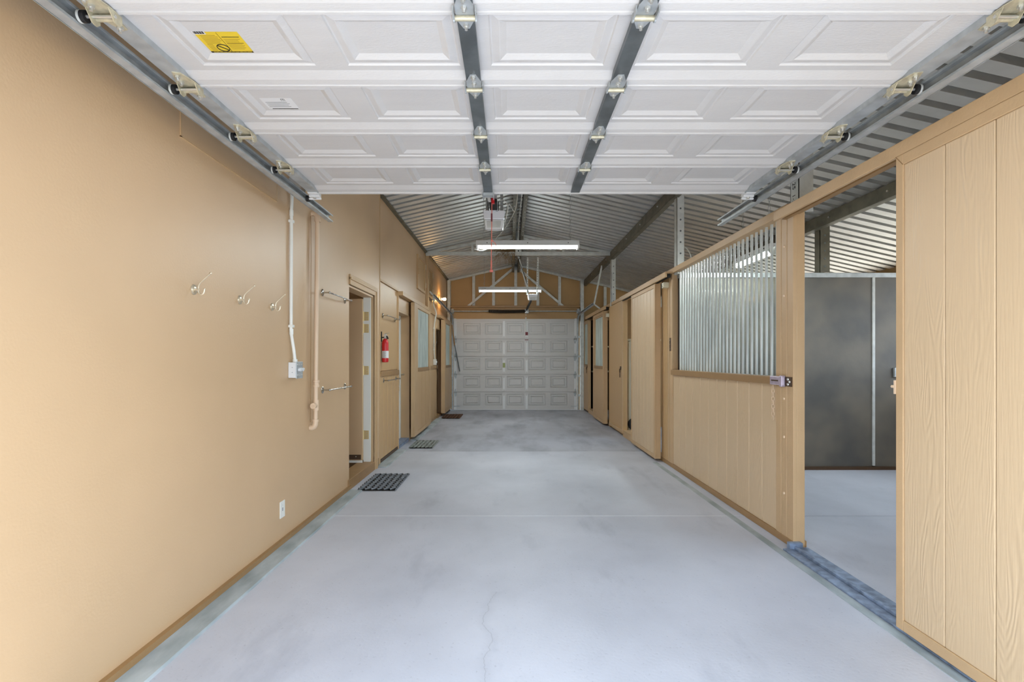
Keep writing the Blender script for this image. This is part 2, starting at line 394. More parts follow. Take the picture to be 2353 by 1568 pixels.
box('header_ledge', (-1.51, 1.79, YB-.05, YB+.05, 2.565, 2.60), 'dtrim', wb, bevel=.004)

# ------------------------------------------------------------------ left wall
XW = XL-.12
wl = MB()
wl.box(XW, XL, YF, 5.19, 0, 3.45); wl.box(XW, XL, 5.19, 6.12, 2.04, 3.45); wl.box(XW, XL, 6.12, 6.42, 0, 3.45)
XS = -1.62
wl.box(XW, XS, 6.42, 7.47, 0, 3.42); wl.box(XW, XS, 7.47, 8.35, 2.02, 3.42); wl.box(XW, XS, 8.35, 11.43, 0, 3.42)
wl.box(XW, XS, 11.43, 12.4, 2.0, 3.42); wl.box(XW, XS, 12.4, YB, 0, 3.42)
WL = struct('wall_left', wl, 'tan', 'long smooth tan left wall with three doorways', 'wall')
# flush access panel high on the wall
pan = MB().box(XL, XL+.004, 2.54, 3.575, 2.385, 2.54)
obj('access_panel', pan, 'tan', WL, bevel=.002)
gr = MB()
for a in ((2.53, 2.54, 2.38, 2.545), (3.575, 3.582, 2.38, 2.545), (2.53, 3.58, 2.379, 2.385), (2.53, 3.58, 2.54, 2.546)): gr.box(XL, XL+.0055, *a)
obj('panel_edge_bead', gr, 'trim', WL)
# horizontal battens and track boards
box('batten', (XS, XS+.03, 6.42, 7.47, 2.265, 2.295), 'trim', WL, bevel=.003)
box('track_board', (XS, XS+.09, 7.47, 9.95, 2.215, 2.275), 'trim', WL, bevel=.003)
box('batten', (XS, XS+.03, 9.95, 11.43, 2.235, 2.275), 'trim', WL, bevel=.003)
box('track_board', (XS, XS+.10, 11.40, YB-.12, 2.215, 2.275), 'trim', WL, bevel=.003)
box('corner_bead', (XL-.02, XL+.006, 6.40, 6.425, 0, 3.40), 'trim', WL, bevel=.002)
box('post_cover', (XS, XS+.05, 9.99, 10.12, 2.275, 3.36), 'trim', WL, bevel=.003)
obj('eave_angle', MB().box(XL-.02, XL+.03, YF, YB, 3.322, 3.345), 'beam', WL)
# wainscot between the first and second doorways
for i in range(5): box('board', (XS, XS+.018, 6.43+i*.208, 6.43+(i+1)*.208-.012, .06, 1.09), 'boardl', WL, bevel=.004)
box('chair_rail', (XS, XS+.035, 6.42, 7.47, 1.085, 1.15), 'dtrim', WL, bevel=.003)
box('upper_panel', (XS, XS+.012, 6.44, 7.46, 1.155, 2.262), 'boardl', WL, bevel=.003)
box('edge_batten', (XS, XS+.03, 7.45, 7.475, .02, 2.262), 'trim', WL, bevel=.002)
box('kick_plate', (XS, XS+.02, 6.45, 7.45, .0, .055), 'bronze', WL)
# second stretch below the rail
for i in range(4): box('board', (XS, XS+.018, 9.98+i*.36, 9.98+(i+1)*.36-.008, .06, 1.10), 'boardl', WL, bevel=.004)
box('chair_rail', (XS, XS+.035, 9.95, 11.42, 1.10, 1.165), 'dtrim', WL, bevel=.003)

# doorway 1: curb, casing, jamb, open leaf
d1 = thing('door_1', (XL, 5.65, 0), 'first left doorway, leaf open inward, white jamb with brass hinges', 'door', kind='structure')
box('curb', (XW-.05, XL+.012, 5.15, 6.33, 0, .105), 'dtrim', d1, bevel=.005)
for x0, x1, w, t in ((0, .016, .10, 0), (.016, .026, .05, .05)):
    box('casing', (XL, XL+x1, 6.135+t, 6.135+.13-t*.6, .0, 2.05+.10-t*.6), 'trim', d1, bevel=.004)
    box('casing', (XL, XL+x1, 5.19, 6.135+t, 2.045+t, 2.05+.10-t*.6), 'trim', d1, bevel=.004)
box('jamb', (XW, XL, 6.105, 6.135, .105, 2.045), 'trim', d1)
box('jamb', (XW, XL, 5.19, 6.135, 2.02, 2.046), 'trim', d1)
box('rebate', (XW+.01, XL-.025, 6.085, 6.106, .105, 2.02), 'jamb', d1, bevel=.002)
lf = box('leaf', (XW-.90, XW+.012, 6.045, 6.085, .13, 2.0), 'tan', d1, bevel=.003)
box('door_sweep', (XW-.88, XW-.005, 6.035, 6.046, .14, .195), 'bronze', lf)
obj('screw', MB().cyl((XW-.06, 6.034, .175), (XW-.06, 6.03, .175), .006, 8), 'bolt', lf)
box('door_bottom_trim', (XW-.90, XW+.012, 6.03, 6.045, .105, .13), 'jamb', lf)
for z in (.42, 1.17, 1.66, 1.80):
    h = obj('hinge', MB().box(XW+.018, XW+.075, 6.076, 6.0855, z-.05, z+.05), 'brass', d1, bevel=.001)
    obj('knuckle', MB().cyl((XW+.014, 6.072, z-.055), (XW+.014, 6.072, z+.055), .008, 8), 'brass', h, smooth=True)
    for dz in (-.03, 0, .03): obj('screw', MB().cyl((XW+.055, 6.076, z+dz), (XW+.055, 6.0735, z+dz), .004, 6), 'bolt', h)
box('room_partition', (-4.7, XW, 6.3, 6.36, 0, 2.6), 'tan', d1)
box('room_partition', (-4.7, XW, 5.0, 5.06, 0, 2.6), 'tan', d1)

# doorway 2
d2 = thing('door_2', (XS, 7.9, 0), 'second left doorway with white edged door standing open', 'door', kind='structure')
box('header_panel', (XS-.02, XS+.012, 7.48, 8.35, 2.02, 2.21), 'tan', d2, bevel=.003)
box('jamb', (XW-.02, XS+.014, 8.33, 8.47, 0, 2.02), 'trim', d2, bevel=.003)
box('jamb', (XW-.02, XS+.014, 7.47, 8.35, 1.985, 2.02), 'trim', d2, bevel=.003)
box('casing', (XS, XS+.022, 8.46, 8.52, 0, 2.2), 'dtrim', d2, bevel=.003)
box('sill', (XW-.02, XS+.01, 7.47, 8.35, 0, .05), 'track', d2)
l2 = box('leaf', (XW-.075, XW-.02, 8.28, 9.1, .04, 1.985), 'jamb', d2, bevel=.002)
box('lock_plate', (XW-.062, XW-.034, 8.272, 8.281, .88, 1.12), 'nickel', l2)
box('lock_bolt', (XW-.055, XW-.04, 8.262, 8.275, 1.0, 1.03), 'bronze', l2)
obj('lock_lever', MB().cyl((XW-.022, 8.32, 1.06), (XW+.03, 8.32, 1.06), .012, 10).cyl((XW+.03, 8.32, 1.06), (XW+.03, 8.40, 1.04), .008, 8), 'nickel', l2, smooth=True)
box('strike', (XW-.06, XW-.036, 8.272, 8.281, .80, .86), 'brass', l2)
box('room_partition', (-4.7, XW, 9.3, 9.36, 0, 2.6), 'cream', d2)
# doorway 3: closed tan door set back in its reveal
d3 = thing('door_3', (XS, 11.9, 0), 'far left doorway with plain tan door set back', 'door', kind='structure')
box('jamb', (XW-.05, XS+.014, 12.36, 12.44, 0, 2.0), 'trim', d3, bevel=.003)
box('jamb', (XW-.05, XS+.014, 11.43, 12.4, 1.97, 2.0), 'trim', d3, bevel=.003)
box('leaf', (XW-.03, XW+.01, 11.43, 12.4, .02, 1.98), 'tan', d3, bevel=.003)
box('header_panel', (XS-.02, XS+.012, 11.43, 12.4, 2.0, 2.21), 'tan', d3, bevel=.003)
box('sill', (XW-.02, XS+.03, 11.4, 12.0, 0, .06), 'dtrim', d3)

# loft hatches high on the wall
def hatch(y0, y1, z0, z1, label):
    t = thing('loft_hatch', (XS, (y0+y1)/2, z0), label, 'hatch', 'loft hatches')
    box('panel', (XS, XS+.012, y0+.04, y1-.04, z0+.04, z1-.04), 'boardl', t, bevel=.002)
    for a in ((y0, y0+.06, z0, z1), (y1-.06, y1, z0, z1), (y0+.06, y1-.06, z0, z0+.05), (y0+.06, y1-.06, z1-.05, z1)): box('frame', (XS, XS+.03, *a), 'trim', t, bevel=.003)
    for z in (z0+.12, z1-.14): box('hinge', (XS+.028, XS+.036, y1-.012, y1+.045, z, z+.09), 'nickel', t)
    obj('catch', MB().box(XS+.03, XS+.045, y0-.01, y0+.03, (z0+z1)/2-.05, (z0+z1)/2+.05), 'trim', t)
hatch(9.05, 9.85, 2.53, 3.13, 'near tan loft hatch high on left wall, before the roof truss')
hatch(10.2, 10.75, 2.53, 3.11, 'far tan loft hatch high on left wall, behind the roof truss')

# ------------------------------------------------------------------ right wall: stall fronts
WR = thing('wall_right', (XR, 7, 0), 'tan boarded stall fronts forming the right side of the aisle', 'wall', kind='structure')
box('sill_plate', (XR-.01, XR+.09, 3.59, 13.4, 0, .05), 'dtrim', WR, bevel=.004)
box('head_rail', (XR-.03, XR+.09, 3.62, 13.4, 2.32, 2.38), 'trim', WR, bevel=.004)
# boards under the grille
b0 = box('board', (XR+.0, XR+.02, 3.825, 3.825+.213, .05, 1.12), 'board', WR, bevel=.005)
for i in range(1, 11): again(b0, (XR+.01, 3.825+i*.2195+.1065, .585), WR)
box('backing', (XR+.025, XR+.06, 3.82, 6.24, .05, 1.12), 'dark', WR)
box('grille_sill', (XR-.025, XR+.08, 3.80, 6.26, 1.115, 1.175), 'dtrim', WR, bevel=.004)
# door post beside the open stall
box('post_board', (XR-.005, XR+.02, 3.585, 3.665, 0, 2.32), 'trim', WR, bevel=.004)
box('post_board', (XR-.005, XR+.02, 3.672, 3.742, 0, 2.32), 'trim', WR, bevel=.004)
box('post_board', (XR-.005, XR+.02, 3.749, 3.82, 0, 2.32), 'trim', WR, bevel=.004)
box('post_core', (XR+.018, XR+.075, 3.586, 3.82, 0, 2.315), 'trim', WR, bevel=.004)
for z in (.35, .75, 1.02, 1.75, 2.1): obj('screw_head', MB().lathe((XR-.005, 3.705, z), (-1, 0, 0), [(.011, 0), (.009, .005), (.003, .007)], 10), 'pipe', WR, smooth=True)
# jamb past the grille
for a, b in ((6.24, 6.36), (6.37, 6.45), (6.46, 6.56), (6.57, 6.70)): box('jamb_board', (XR-.006, XR+.07, a, b-.004, 0, 2.32), 'boardl' if a > 6.4 else 'trim', WR, bevel=.004)
box('grille_side', (XR-.02, XR+.07, 6.22, 6.26, 1.17, 2.32), 'trim', WR, bevel=.003)
# store-room opening, fixed panel, tack-room front
box('sill_block', (XR-.05, XR+.12, 7.9, 8.8, .0, .11), 'trim', WR, bevel=.005)
box('fixed_panel', (1.90, 1.973, 8.77, 10.0, .05, 2.30), 'boardl', WR, bevel=.004)
box('panel_batten', (1.885, 1.90, 8.77, 8.84, .05, 2.30), 'trim', WR, bevel=.003)
box('panel_batten', (1.885, 1.90, 8.84, 9.95, .05, .11), 'trim', WR, bevel=.003)
box('door_post', (XR-.03, XR+.06, 10.0, 10.16, 0, 2.32), 'dtrim', WR, bevel=.003)
box('sill_block', (XR-.05, XR+.12, 11.9, 12.7, .0, .10), 'trim', WR, bevel=.005)
# rear wall of the stores
box('store_back', (3.6, 3.66, 10.05, 13.4, 0, 2.3), 'ply', WR)
box('store_partition', (1.98, 3.6, 10.02, 10.08, 0, 2.3), 'ply', WR)
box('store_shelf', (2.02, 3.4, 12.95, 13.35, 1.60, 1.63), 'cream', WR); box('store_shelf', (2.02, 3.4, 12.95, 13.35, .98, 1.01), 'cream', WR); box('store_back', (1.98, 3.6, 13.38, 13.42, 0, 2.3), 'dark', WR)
# track fascias in front of the sliding doors
trim1 = struct('trim_1', MB().box(1.83, 1.852, .85, 3.63, 2.258, 2.322).box(1.852, XR+.02, .85, 3.63, 2.30, 2.322), 'trim', 'long tan track cover over the near stall door', 'track cover', bevel=.003)
box('door_rail', (1.875, 1.905, .85, 3.60, 2.262, 2.296), 'dtrim', trim1); box('lintel', (1.91, 1.985, .85, 3.6, 2.297, 2.318), 'dtrim', trim1)
trim2 = struct('trim_2', MB().box(1.83, 1.852, 6.16, 8.75, 2.27, 2.335).box(1.852, XR-.03, 6.16, 8.75, 2.315, 2.335), 'trim', 'tan track cover over the solid sliding store door', 'track cover', bevel=.003)
box('door_rail', (1.87, 1.90, 6.18, 8.72, 2.272, 2.31), 'black', trim2)
trim3 = struct('trim_3', MB().box(1.82, 1.842, 10.02, 12.6, 2.26, 2.33).box(1.842, XR-.03, 10.02, 12.6, 2.31, 2.33), 'trim', 'tan track cover over the far windowed sliding door', 'track cover', bevel=.003)
box('door_rail', (1.85, 1.88, 10.05, 12.55, 2.262, 2.305), 'black', trim3)
# floor guide in front of the open stall
tr = MB()
tr.box(1.86, 1.925, .9, 3.56, 0, .012); tr.box(1.93, 1.95, .9, 3.56, 0, .028); tr.box(1.955, 2.03, .9, 3.56, 0, .018)
t4 = struct('trim_4', tr, 'track', 'scuffed blue grey threshold rails across the open stall doorway', 'threshold', bevel=.003)
box('threshold_edge', (1.80, 1.855, .9, 6.6, 0, .003), 'kerb', t4)
box('threshold_end', (1.90, 1.99, 3.545, 3.585, 0, .05), 'track', t4, bevel=.003)

# bar grille with its clear pane
gt = thing('stall_grille', (XR+.03, 5.0, 1.175), 'row of pale round steel bars above tan boards, clear pane behind', 'grille')
bar0 = obj('bar', MB().cyl((XR+.03, 3.87, 1.17), (XR+.03, 3.87, 2.325), .0105, 12), 'barpaint', gt, smooth=True)
for i in range(1, 28): again(bar0, (XR+.03, 3.87+i*.0815, 1.7475), gt)
box('pane', (XR+.062, XR+.068, 3.82, 6.24, 1.175, 2.16), 'pane', gt)
box('pane_edge', (XR+.055, XR+.07, 3.815, 3.83, 1.175, 2.32), 'galv', gt)

# latch and chain on the post
lt = thing('sliding_latch', (XR-.02, 3.75, 1.16), 'lilac metal slide latch at the corner below the bars', 'latch')
box('latch_body', (XR-.032, XR-.012, 3.675, 3.86, 1.115, 1.178), 'lilac', lt, bevel=.006)
box('latch_slot', (XR-.036, XR-.031, 3.74, 3.83, 1.142, 1.152), 'bronze', lt)
box('latch_band', (XR-.04, XR-.008, 3.68, 3.712, 1.105, 1.185), 'lilac', lt, bevel=.006)
box('keeper_plate', (XR-.012, XR-.004, 3.598, 3.68, 1.11, 1.176), 'bronze', lt)
for dy, dz in ((3.64, 1.16), (3.62, 1.143), (3.64, 1.125)): obj('rivet', MB().lathe((XR-.012, dy, dz), (-1, 0, 0), [(.010, 0), (.008, .006), (.002, .008)], 10), 'bolt', lt, smooth=True)
def chain(name, x, yv, ztop, n, r, matn, label, cat='chain', g=None, ll=.03):
    t = thing(name, (x, yv, ztop), label, cat, g)
    for i in range(n):
        z = ztop-i*ll*.78; pts = []
        for k in range(12):
            a = 2*PI*k/12; u, v = math.cos(a)*ll*.28, math.sin(a)*ll*.5
            pts.append((x+(u if i % 2 else 0), yv+(0 if i % 2 else u), z-ll*.5+v))
        obj('link', MB().tube(pts, r, 5, True), matn, t, smooth=True)
    return t
chain('latch_chain', XR-.014, 3.845, 1.112, 9, .0028, 'pipe', 'tan painted chain hanging below the slide latch', ll=.036)
st = thing('strike_plate', (XR-.012, 6.5, 1.4), 'dark bronze strike plate on the jamb past the bars', 'plate')
box('plate', (XR-.012, XR-.006, 6.29, 6.355, 1.40, 1.56), 'bronze', st, bevel=.002)
for z in (1.43, 1.48, 1.53): obj('screw', MB().cyl((XR-.012, 6.32, z), (XR-.016, 6.32, z), .007, 8), 'bolt', st)
def roller(x, y0, z, label):
    t = thing('door_stop', (x, y0, z), label, 'door stop', 'white door stops')
    box('stop_block', (x-.05, x+.02, y0-.035, y0+.035, z-.035, z+.035), 'cream', t, bevel=.008)
    for dz in (-.015, .015): obj('screw', MB().cyl((x-.05, y0-.01, z+dz), (x-.056, y0-.01, z+dz), .006, 8), 'bolt', t)
roller(XR-.025, 6.42, 2.21, 'white door stop on the jamb right of the solid store door')
roller(XR-.045, 10.09, 2.15, 'white door stop on the post right of the windowed far door')

# ------------------------------------------------------------------ sliding doors
def corr_sheet(x, y0, y1, z0, z1, per=.068, amp=.009):
    m = MB(); n = int((y1-y0)/per*8); vs = []; fs = []
    for i in range(n+1):
        yy = y0+(y1-y0)*i/n; dx = amp*math.sin(2*PI*(yy-y0)/per)
        vs += [(x+dx, yy, z0), (x+dx, yy, z1), (x+dx+.003, yy, z0), (x+dx+.003, yy, z1)]
    for i in range(n):
        a = i*4; b = a+4
        fs += [(a, b, b+1, a+1), (a+2, a+3, b+3, b+2), (a, a+2, b+2, b), (a+1, b+1, b+3, a+3)]
    return m.add(vs, fs)
def slider(label, x0, x1, y0, y1, z0, z1, face, boards=0, window=None, nearstile=.05, farstile=.05, rail=.06, bmat='board', panelz=None):
    """x0..x1 thickness; face = -1 when the aisle side is at x0, +1 when it is at x1"""
    t = thing('sliding_stall_door', ((x0+x1)/2, (y0+y1)/2, z0), label, 'door', 'sliding stall doors')
    xf = x0 if face < 0 else x1
    def fr(a): return (xf-.012, xf+.004) if face < 0 else (xf-.004, xf+.012)
    fx = fr(0)
    wz = window[2] if window else z1
    top = wz-.03 if window else z1
    core_top = top
    box('core', (x0+.004, x1-.004, y0, y1, z0, core_top), 'trim', t, bevel=.003)
    ya, yb = y0+nearstile, y1-farstile
    if boards:
        w = (yb-ya)/boards
        for i in range(boards): box('board', (xf-.007 if face < 0 else xf-.002, xf+.002 if face < 0 else xf+.007, ya+i*w, ya+(i+1)*w-.006, z0+rail, top-(rail if not window else 0)), bmat, t, bevel=.004)
    box('stile', (fx[0], fx[1], y0, ya, z0, z1), 'trim', t, bevel=.003); box('stile', (fx[0], fx[1], yb, y1, z0, z1), 'trim', t, bevel=.003)
    box('rail', (fx[0], fx[1], ya, yb, z0, z0+rail), 'trim', t, bevel=.003); box('rail', (fx[0], fx[1], ya, yb, z1-rail, z1), 'trim', t, bevel=.003)
    if window:
        wy0, wy1, wz0, wz1 = window
        xm = (x0+x1)/2
        box('end_stile', (x0+.004, x1-.004, y0, wy0, core_top, z1), 'trim', t, bevel=.003); box('end_stile', (x0+.004, x1-.004, wy1, y1, core_top, z1), 'trim', t, bevel=.003)
        box('head', (x0+.004, x1-.004, wy0, wy1, wz1, z1), 'trim', t, bevel=.003)
        box('sill', (fx[0]-.004, fx[1]+.004, ya, yb, wz0-.06, wz0), 'dtrim', t, bevel=.003)
        obj('window_sheet', corr_sheet(xm+face*.012, wy0, wy1, wz0-.028, wz1), 'fibre', t, smooth=True)
    for yy in (y0+.12, y1-.12):
        box('hanger', ((x0+x1)/2-.004, (x0+x1)/2+.004, yy-.025, yy+.025, z1-.01, z1+.03), 'bronze', t)
    return t
D1 = slider('nearest sliding stall door of wide embossed tan boards, standing open', 1.84, 1.905, 1.13, 2.475, .034, 2.257, -1, boards=0, nearstile=.045, farstile=.045, rail=.05)
ye = 2.43
for i in range(6):
    ya = max(ye-.23, 1.18); box('board', (1.833, 1.842, ya+.004, ye, .084, 2.207), 'board', D1, bevel=.004); ye -= .23
    if ye < 1.2: break
obj('mitre_line', MB().bar((1.8275, 2.475, 2.257), (1.8275, 2.43, 2.207), .002, .003), 'dtrim', D1)
obj('edge_catch', MB().box(1.824, 1.842, 2.475, 2.484, 1.135, 1.20).cyl((1.828, 2.484, 1.17), (1.828, 2.50, 1.17), .007, 10), 'pipe', D1)
slider('solid tan sliding store door of narrow boards, past the bar grille', 1.85, 1.917, 6.63, 7.93, .035, 2.26, -1, boards=7, nearstile=.06, farstile=.04, rail=.05)
slider('far right sliding door with corrugated window in its upper half', 1.83, 1.906, 10.17, 11.45, .04, 2.245, -1, boards=1, window=(10.26, 11.3, 1.165, 2.156), nearstile=.09, farstile=.12, bmat='boardl')
slider('half hidden windowed door leaf beside the far garage door on right', 1.90, 1.965, 12.67, 13.38, .04, 2.26, -1, boards=1, window=(12.74, 13.34, 1.17, 2.18), nearstile=.06, farstile=.05, bmat='boardl')
slider('sliding left door with corrugated window, before the far doorway', -1.60+.03, -1.52, 8.25, 9.91, .07, 2.20, 1, boards=3, window=(8.66, 9.72, 1.16, 2.13), nearstile=.30, farstile=.16, bmat='boardl')
slider('farthest left sliding door with clouded window, by the garage door track', -1.57, -1.49, 11.85, 13.2, .07, 2.20, 1, boards=2, window=(12.1, 13.0, 1.16, 2.13), nearstile=.20, farstile=.15, bmat='boardl')

def hook_chain(x, yv, z, label):
    t = thing('hook_and_chain', (x, yv, z), label, 'hook', 'door hooks with chains')
    box('plate', (x-.008, x, yv-.04, yv+.04, z-.03, z+.03), 'bronze', t, bevel=.003)
    obj('ring', MB().tube([(x-.016, yv+.03*math.cos(a), z-.05+.035*math.sin(a)) for a in [2*PI*k/14 for k in range(14)]], .006, 6, True), 'bronze', t, smooth=True)
    obj('drop_link', MB().tube([(x-.016, yv+.012*math.cos(a), z-.12+.04*math.sin(a)) for a in [2*PI*k/12 for k in range(12)]], .005, 6, True), 'bronze', t, smooth=True)
hook_chain(1.897, 8.95, 1.15, 'bronze hook and chain on the tall plain panel past the solid door')
hook_chain(1.885, 12.78, 1.12, 'bronze hook and chain on the half hidden far right leaf')
t = thing('hook_and_chain', (XS+.04, 11.3, 1.15), 'bronze hook and chain below the far white switch box', 'hook', 'door hooks with chains')
box('plate', (XS+.035, XS+.043, 11.27, 11.33, 1.1, 1.17), 'bronze', t); obj('ring', MB().tube([(XS+.05, 11.3+.03*math.cos(a), 1.06+.04*math.sin(a)) for a in [2*PI*k/14 for k in range(14)]], .006, 6, True), 'bronze', t, smooth=True)

# ------------------------------------------------------------------ stall behind the open door
pt = thing('stall_partition', (3.6, 6.17, 0), 'dark grey lined stall partition with pale joint strip and steel top', 'partition')
for a, b in ((2.0, 2.52), (2.525, 4.255), (4.285, 5.28)): box('liner_panel', (a, b, 6.14, 6.165, .035, 2.275), 'liner', pt, bevel=.002)
box('joint_strip', (4.255, 4.285, 6.128, 6.15, .05, 2.275), 'galvw', pt)
box('core', (2.0, 5.28, 6.165, 6.22, .02, 2.275), 'dark', pt)
box('top_channel', (1.99, 5.29, 6.12, 6.24, 2.26, 2.315), 'galv', pt, bevel=.003)
box('base_rail', (2.0, 5.28, 6.125, 6.15, 0, .04), 'bronze', pt)
lb = thing('switch_plate', (4.52, 6.13, 1.15), 'small steel latch plate on the dark stall partition', 'plate')
box('plate', (4.50, 4.60, 6.11, 6.139, 1.09, 1.20), 'galv', lb, bevel=.004); box('slot', (4.53, 4.56, 6.105, 6.111, 1.105, 1.185), 'bolt', lb)

# ------------------------------------------------------------------ steel frame: posts, beams, truss
def post(x, yv, z0, z1, label, w=.085, parent=None, matn='galvw', slots=6):
    t = thing('steel_post', (x, yv, z0), label, 'post', 'steel posts')
    m = MB().box(x-w/2, x+w/2, yv-.055, yv-.05, z0, z1).box(x-w/2, x-w/2+.005, yv-.055, yv+.05, z0, z1).box(x-w/2, x+w/2, yv+.045, yv+.05, z0, z1)
    obj('channel', m, matn, t)
    dz = (z1-z0)/(slots+1)
    for i in range(slots): obj('bolt_head', MB().cyl((x, yv-.058, z0+dz*(i+.8)), (x, yv-.0545, z0+dz*(i+.8)), .011, 8), 'stile', t)
    return t
p1 = post(1.99, 6.15, 2.3, roofz(1.93)-.12, 'pale steel post rising behind the far end of the bar grille')
p2 = post(1.96, 9.95, 2.3, roofz(1.93)-.12, 'pale steel post carrying the right end of the roof truss')
p3 = post(2.02, 3.62, 2.31, 3.2, 'near pale steel post with handwritten marks above the stall door post', w=.10, slots=0)
p4 = post(3.68, 6.16, 2.315, 2.95, 'dark steel post standing on the stall partition', w=.115, matn='beam')
fc = bpy.data.curves.new('marks', 'FONT'); fc.body = '25  1-5'; fc.size = .052; fc.extrude = .0003; fc.align_x = 'LEFT'
fo = bpy.data.objects.new('marks_tmp', fc); C.objects.link(fo); bpy.context.view_layer.update()
fm = bpy.data.meshes.new_from_object(fo.evaluated_get(bpy.context.evaluated_depsgraph_get())); bpy.data.objects.remove(fo)
fm.materials.clear(); fm.materials.append(M['ink'])
mk = bpy.data.objects.new('handwritten_marks', fm); mk['kind'] = 'stuff'; C.objects.link(mk); mk.parent = p3
mk.rotation_euler = Matrix(((0, 0, -1), (0, -1, 0), (-1, 0, 0))).to_euler()      # reads downward on the side facing the aisle
mk.location = Vector((2.02-.0515, 3.64, 2.528))-p3.location

def cbeam(name, x, y0, y1, ztop, h, w, label, matn='beam', openside=1):
    t = thing(name, (x, (y0+y1)/2, ztop-h), label, 'beam')
    s = openside
    obj('web', MB().box(x-.004, x+.004, y0, y1, ztop-h, ztop), matn, t)
    obj('flange', MB().box(min(x, x+s*w), max(x, x+s*w), y0, y1, ztop-h, ztop-h+.006), matn, t)
    obj('flange', MB().box(min(x, x+s*w), max(x, x+s*w), y0, y1, ztop-.006, ztop), matn, t)
    n = int((y1-y0)/.9)
    for i in range(n): obj('bolt', MB().cyl((x-.004, y0+.4+i*.9, ztop-h*.5), (x-.016, y0+.4+i*.9, ztop-h*.5), .01, 8), 'bolt', t)
    return t
cbeam('eave_purlin', 1.90, .9, YB+.04, roofz(1.96)-.002, .14, .07, 'dark steel purlin above the right row of posts')
cbeam('stall_purlin', 3.55, .9, YB+.04, roofz(3.64)-.002, .13, .08, 'dark steel purlin over the middle of the stalls')
rb = thing('ridge_beam', (RX, 7, RZ-.2), 'dark double channel ridge beam under the roof peak', 'beam')
for s in (-1, 1):
    obj('channel', MB().box(RX+s*.045-.004, RX+s*.045+.004, .9, YB-.05, RZ-.22, RZ-.035).box(min(RX+s*.045, RX+s*.10), max(RX+s*.045, RX+s*.10), .9, YB-.05, RZ-.22, RZ-.214).box(min(RX+s*.045, RX+s*.10), max(RX+s*.045, RX+s*.10), .9, YB-.05, RZ-.045, RZ-.04), 'beam', rb)
    for i in range(30): obj('rivet', MB().lathe((RX+s*.08, 4.3+i*.3, RZ-.22), (0, 0, -1), [(.009, 0), (.006, .004)], 6), 'bolt', rb)

YT = 9.92
tt = thing('roof_truss', (RX, YT, 3.28), 'pale steel truss crossing the aisle below the ridge', 'truss')
obj('bottom_chord', MB().bar((-1.60, YT, 3.305), (1.96, YT, 3.305), .05, .07), 'galvw', tt, bevel=.004)
obj('rafter', MB().bar((-1.58, YT, 3.325), (RX, YT, 3.665), .045, .05), 'galvw', tt, bevel=.004)
obj('rafter', MB().bar((1.90, YT, 3.325), (RX, YT, 3.665), .045, .05), 'galvw', tt, bevel=.004)
obj('king_post', MB().bar((RX, YT, 3.33), (RX, YT, 3.66), .05, .05, (0, 1, 0)), 'galvw', tt)
for s in (-1, 1):
    obj('web', MB().bar((RX+s*.05, YT+.03, 3.64), (RX+s*.74, YT+.03, 3.33), .03, .04), 'galvw', tt)
    obj('web', MB().bar((RX+s*.86, YT, 3.33), (RX+s*.86, YT, 3.50), .04, .04, (0, 1, 0)), 'galvw', tt)
obj('gusset', MB().box(RX-.10, RX+.10, YT-.03, YT-.025, 3.59, 3.69), 'galvw', tt)

jb = thing('junction_box', (.155, YT-.03, 3.28), 'small grey junction box on the middle of the truss', 'box')
box('body', (.10, .215, YT-.08, YT-.03, 3.27, 3.39), 'galvw', jb, bevel=.004); box('knockout', (.145, .17, YT-.083, YT-.079, 3.33, 3.355), 'black', jb)

nm = MB(); random.seed(11)
for i in range(260):
    a = random.uniform(0, 2*PI); r = random.uniform(0, .17); c = Vector((-.07+r*math.cos(a)*1.15, YT+r*math.sin(a)*.6, 3.335+random.uniform(-.02, .13)*(1-r*3)))
    d = Vector((random.gauss(0, 1), random.gauss(0, .8), random.gauss(-.15, .35))).normalized()*random.uniform(.05, .13)
    nm.tube([c-d, c+Vector((0, 0, .01)), c+d], .0022, 3)
for i in range(60):
    c = Vector((random.uniform(-.22, .12), YT-.06+random.uniform(-.03, .03), 3.30)); d = Vector((random.gauss(0, .06), random.gauss(0, .02), -random.uniform(.04, .22)))
    nm.tube([c, c+d*.5+Vector((random.gauss(0, .015), 0, 0)), c+d], .002, 3)
nest = tag(obj('bird_nest', nm, 'straw'), 'straw bird nest lying on the roof truss', 'nest', kind='stuff')

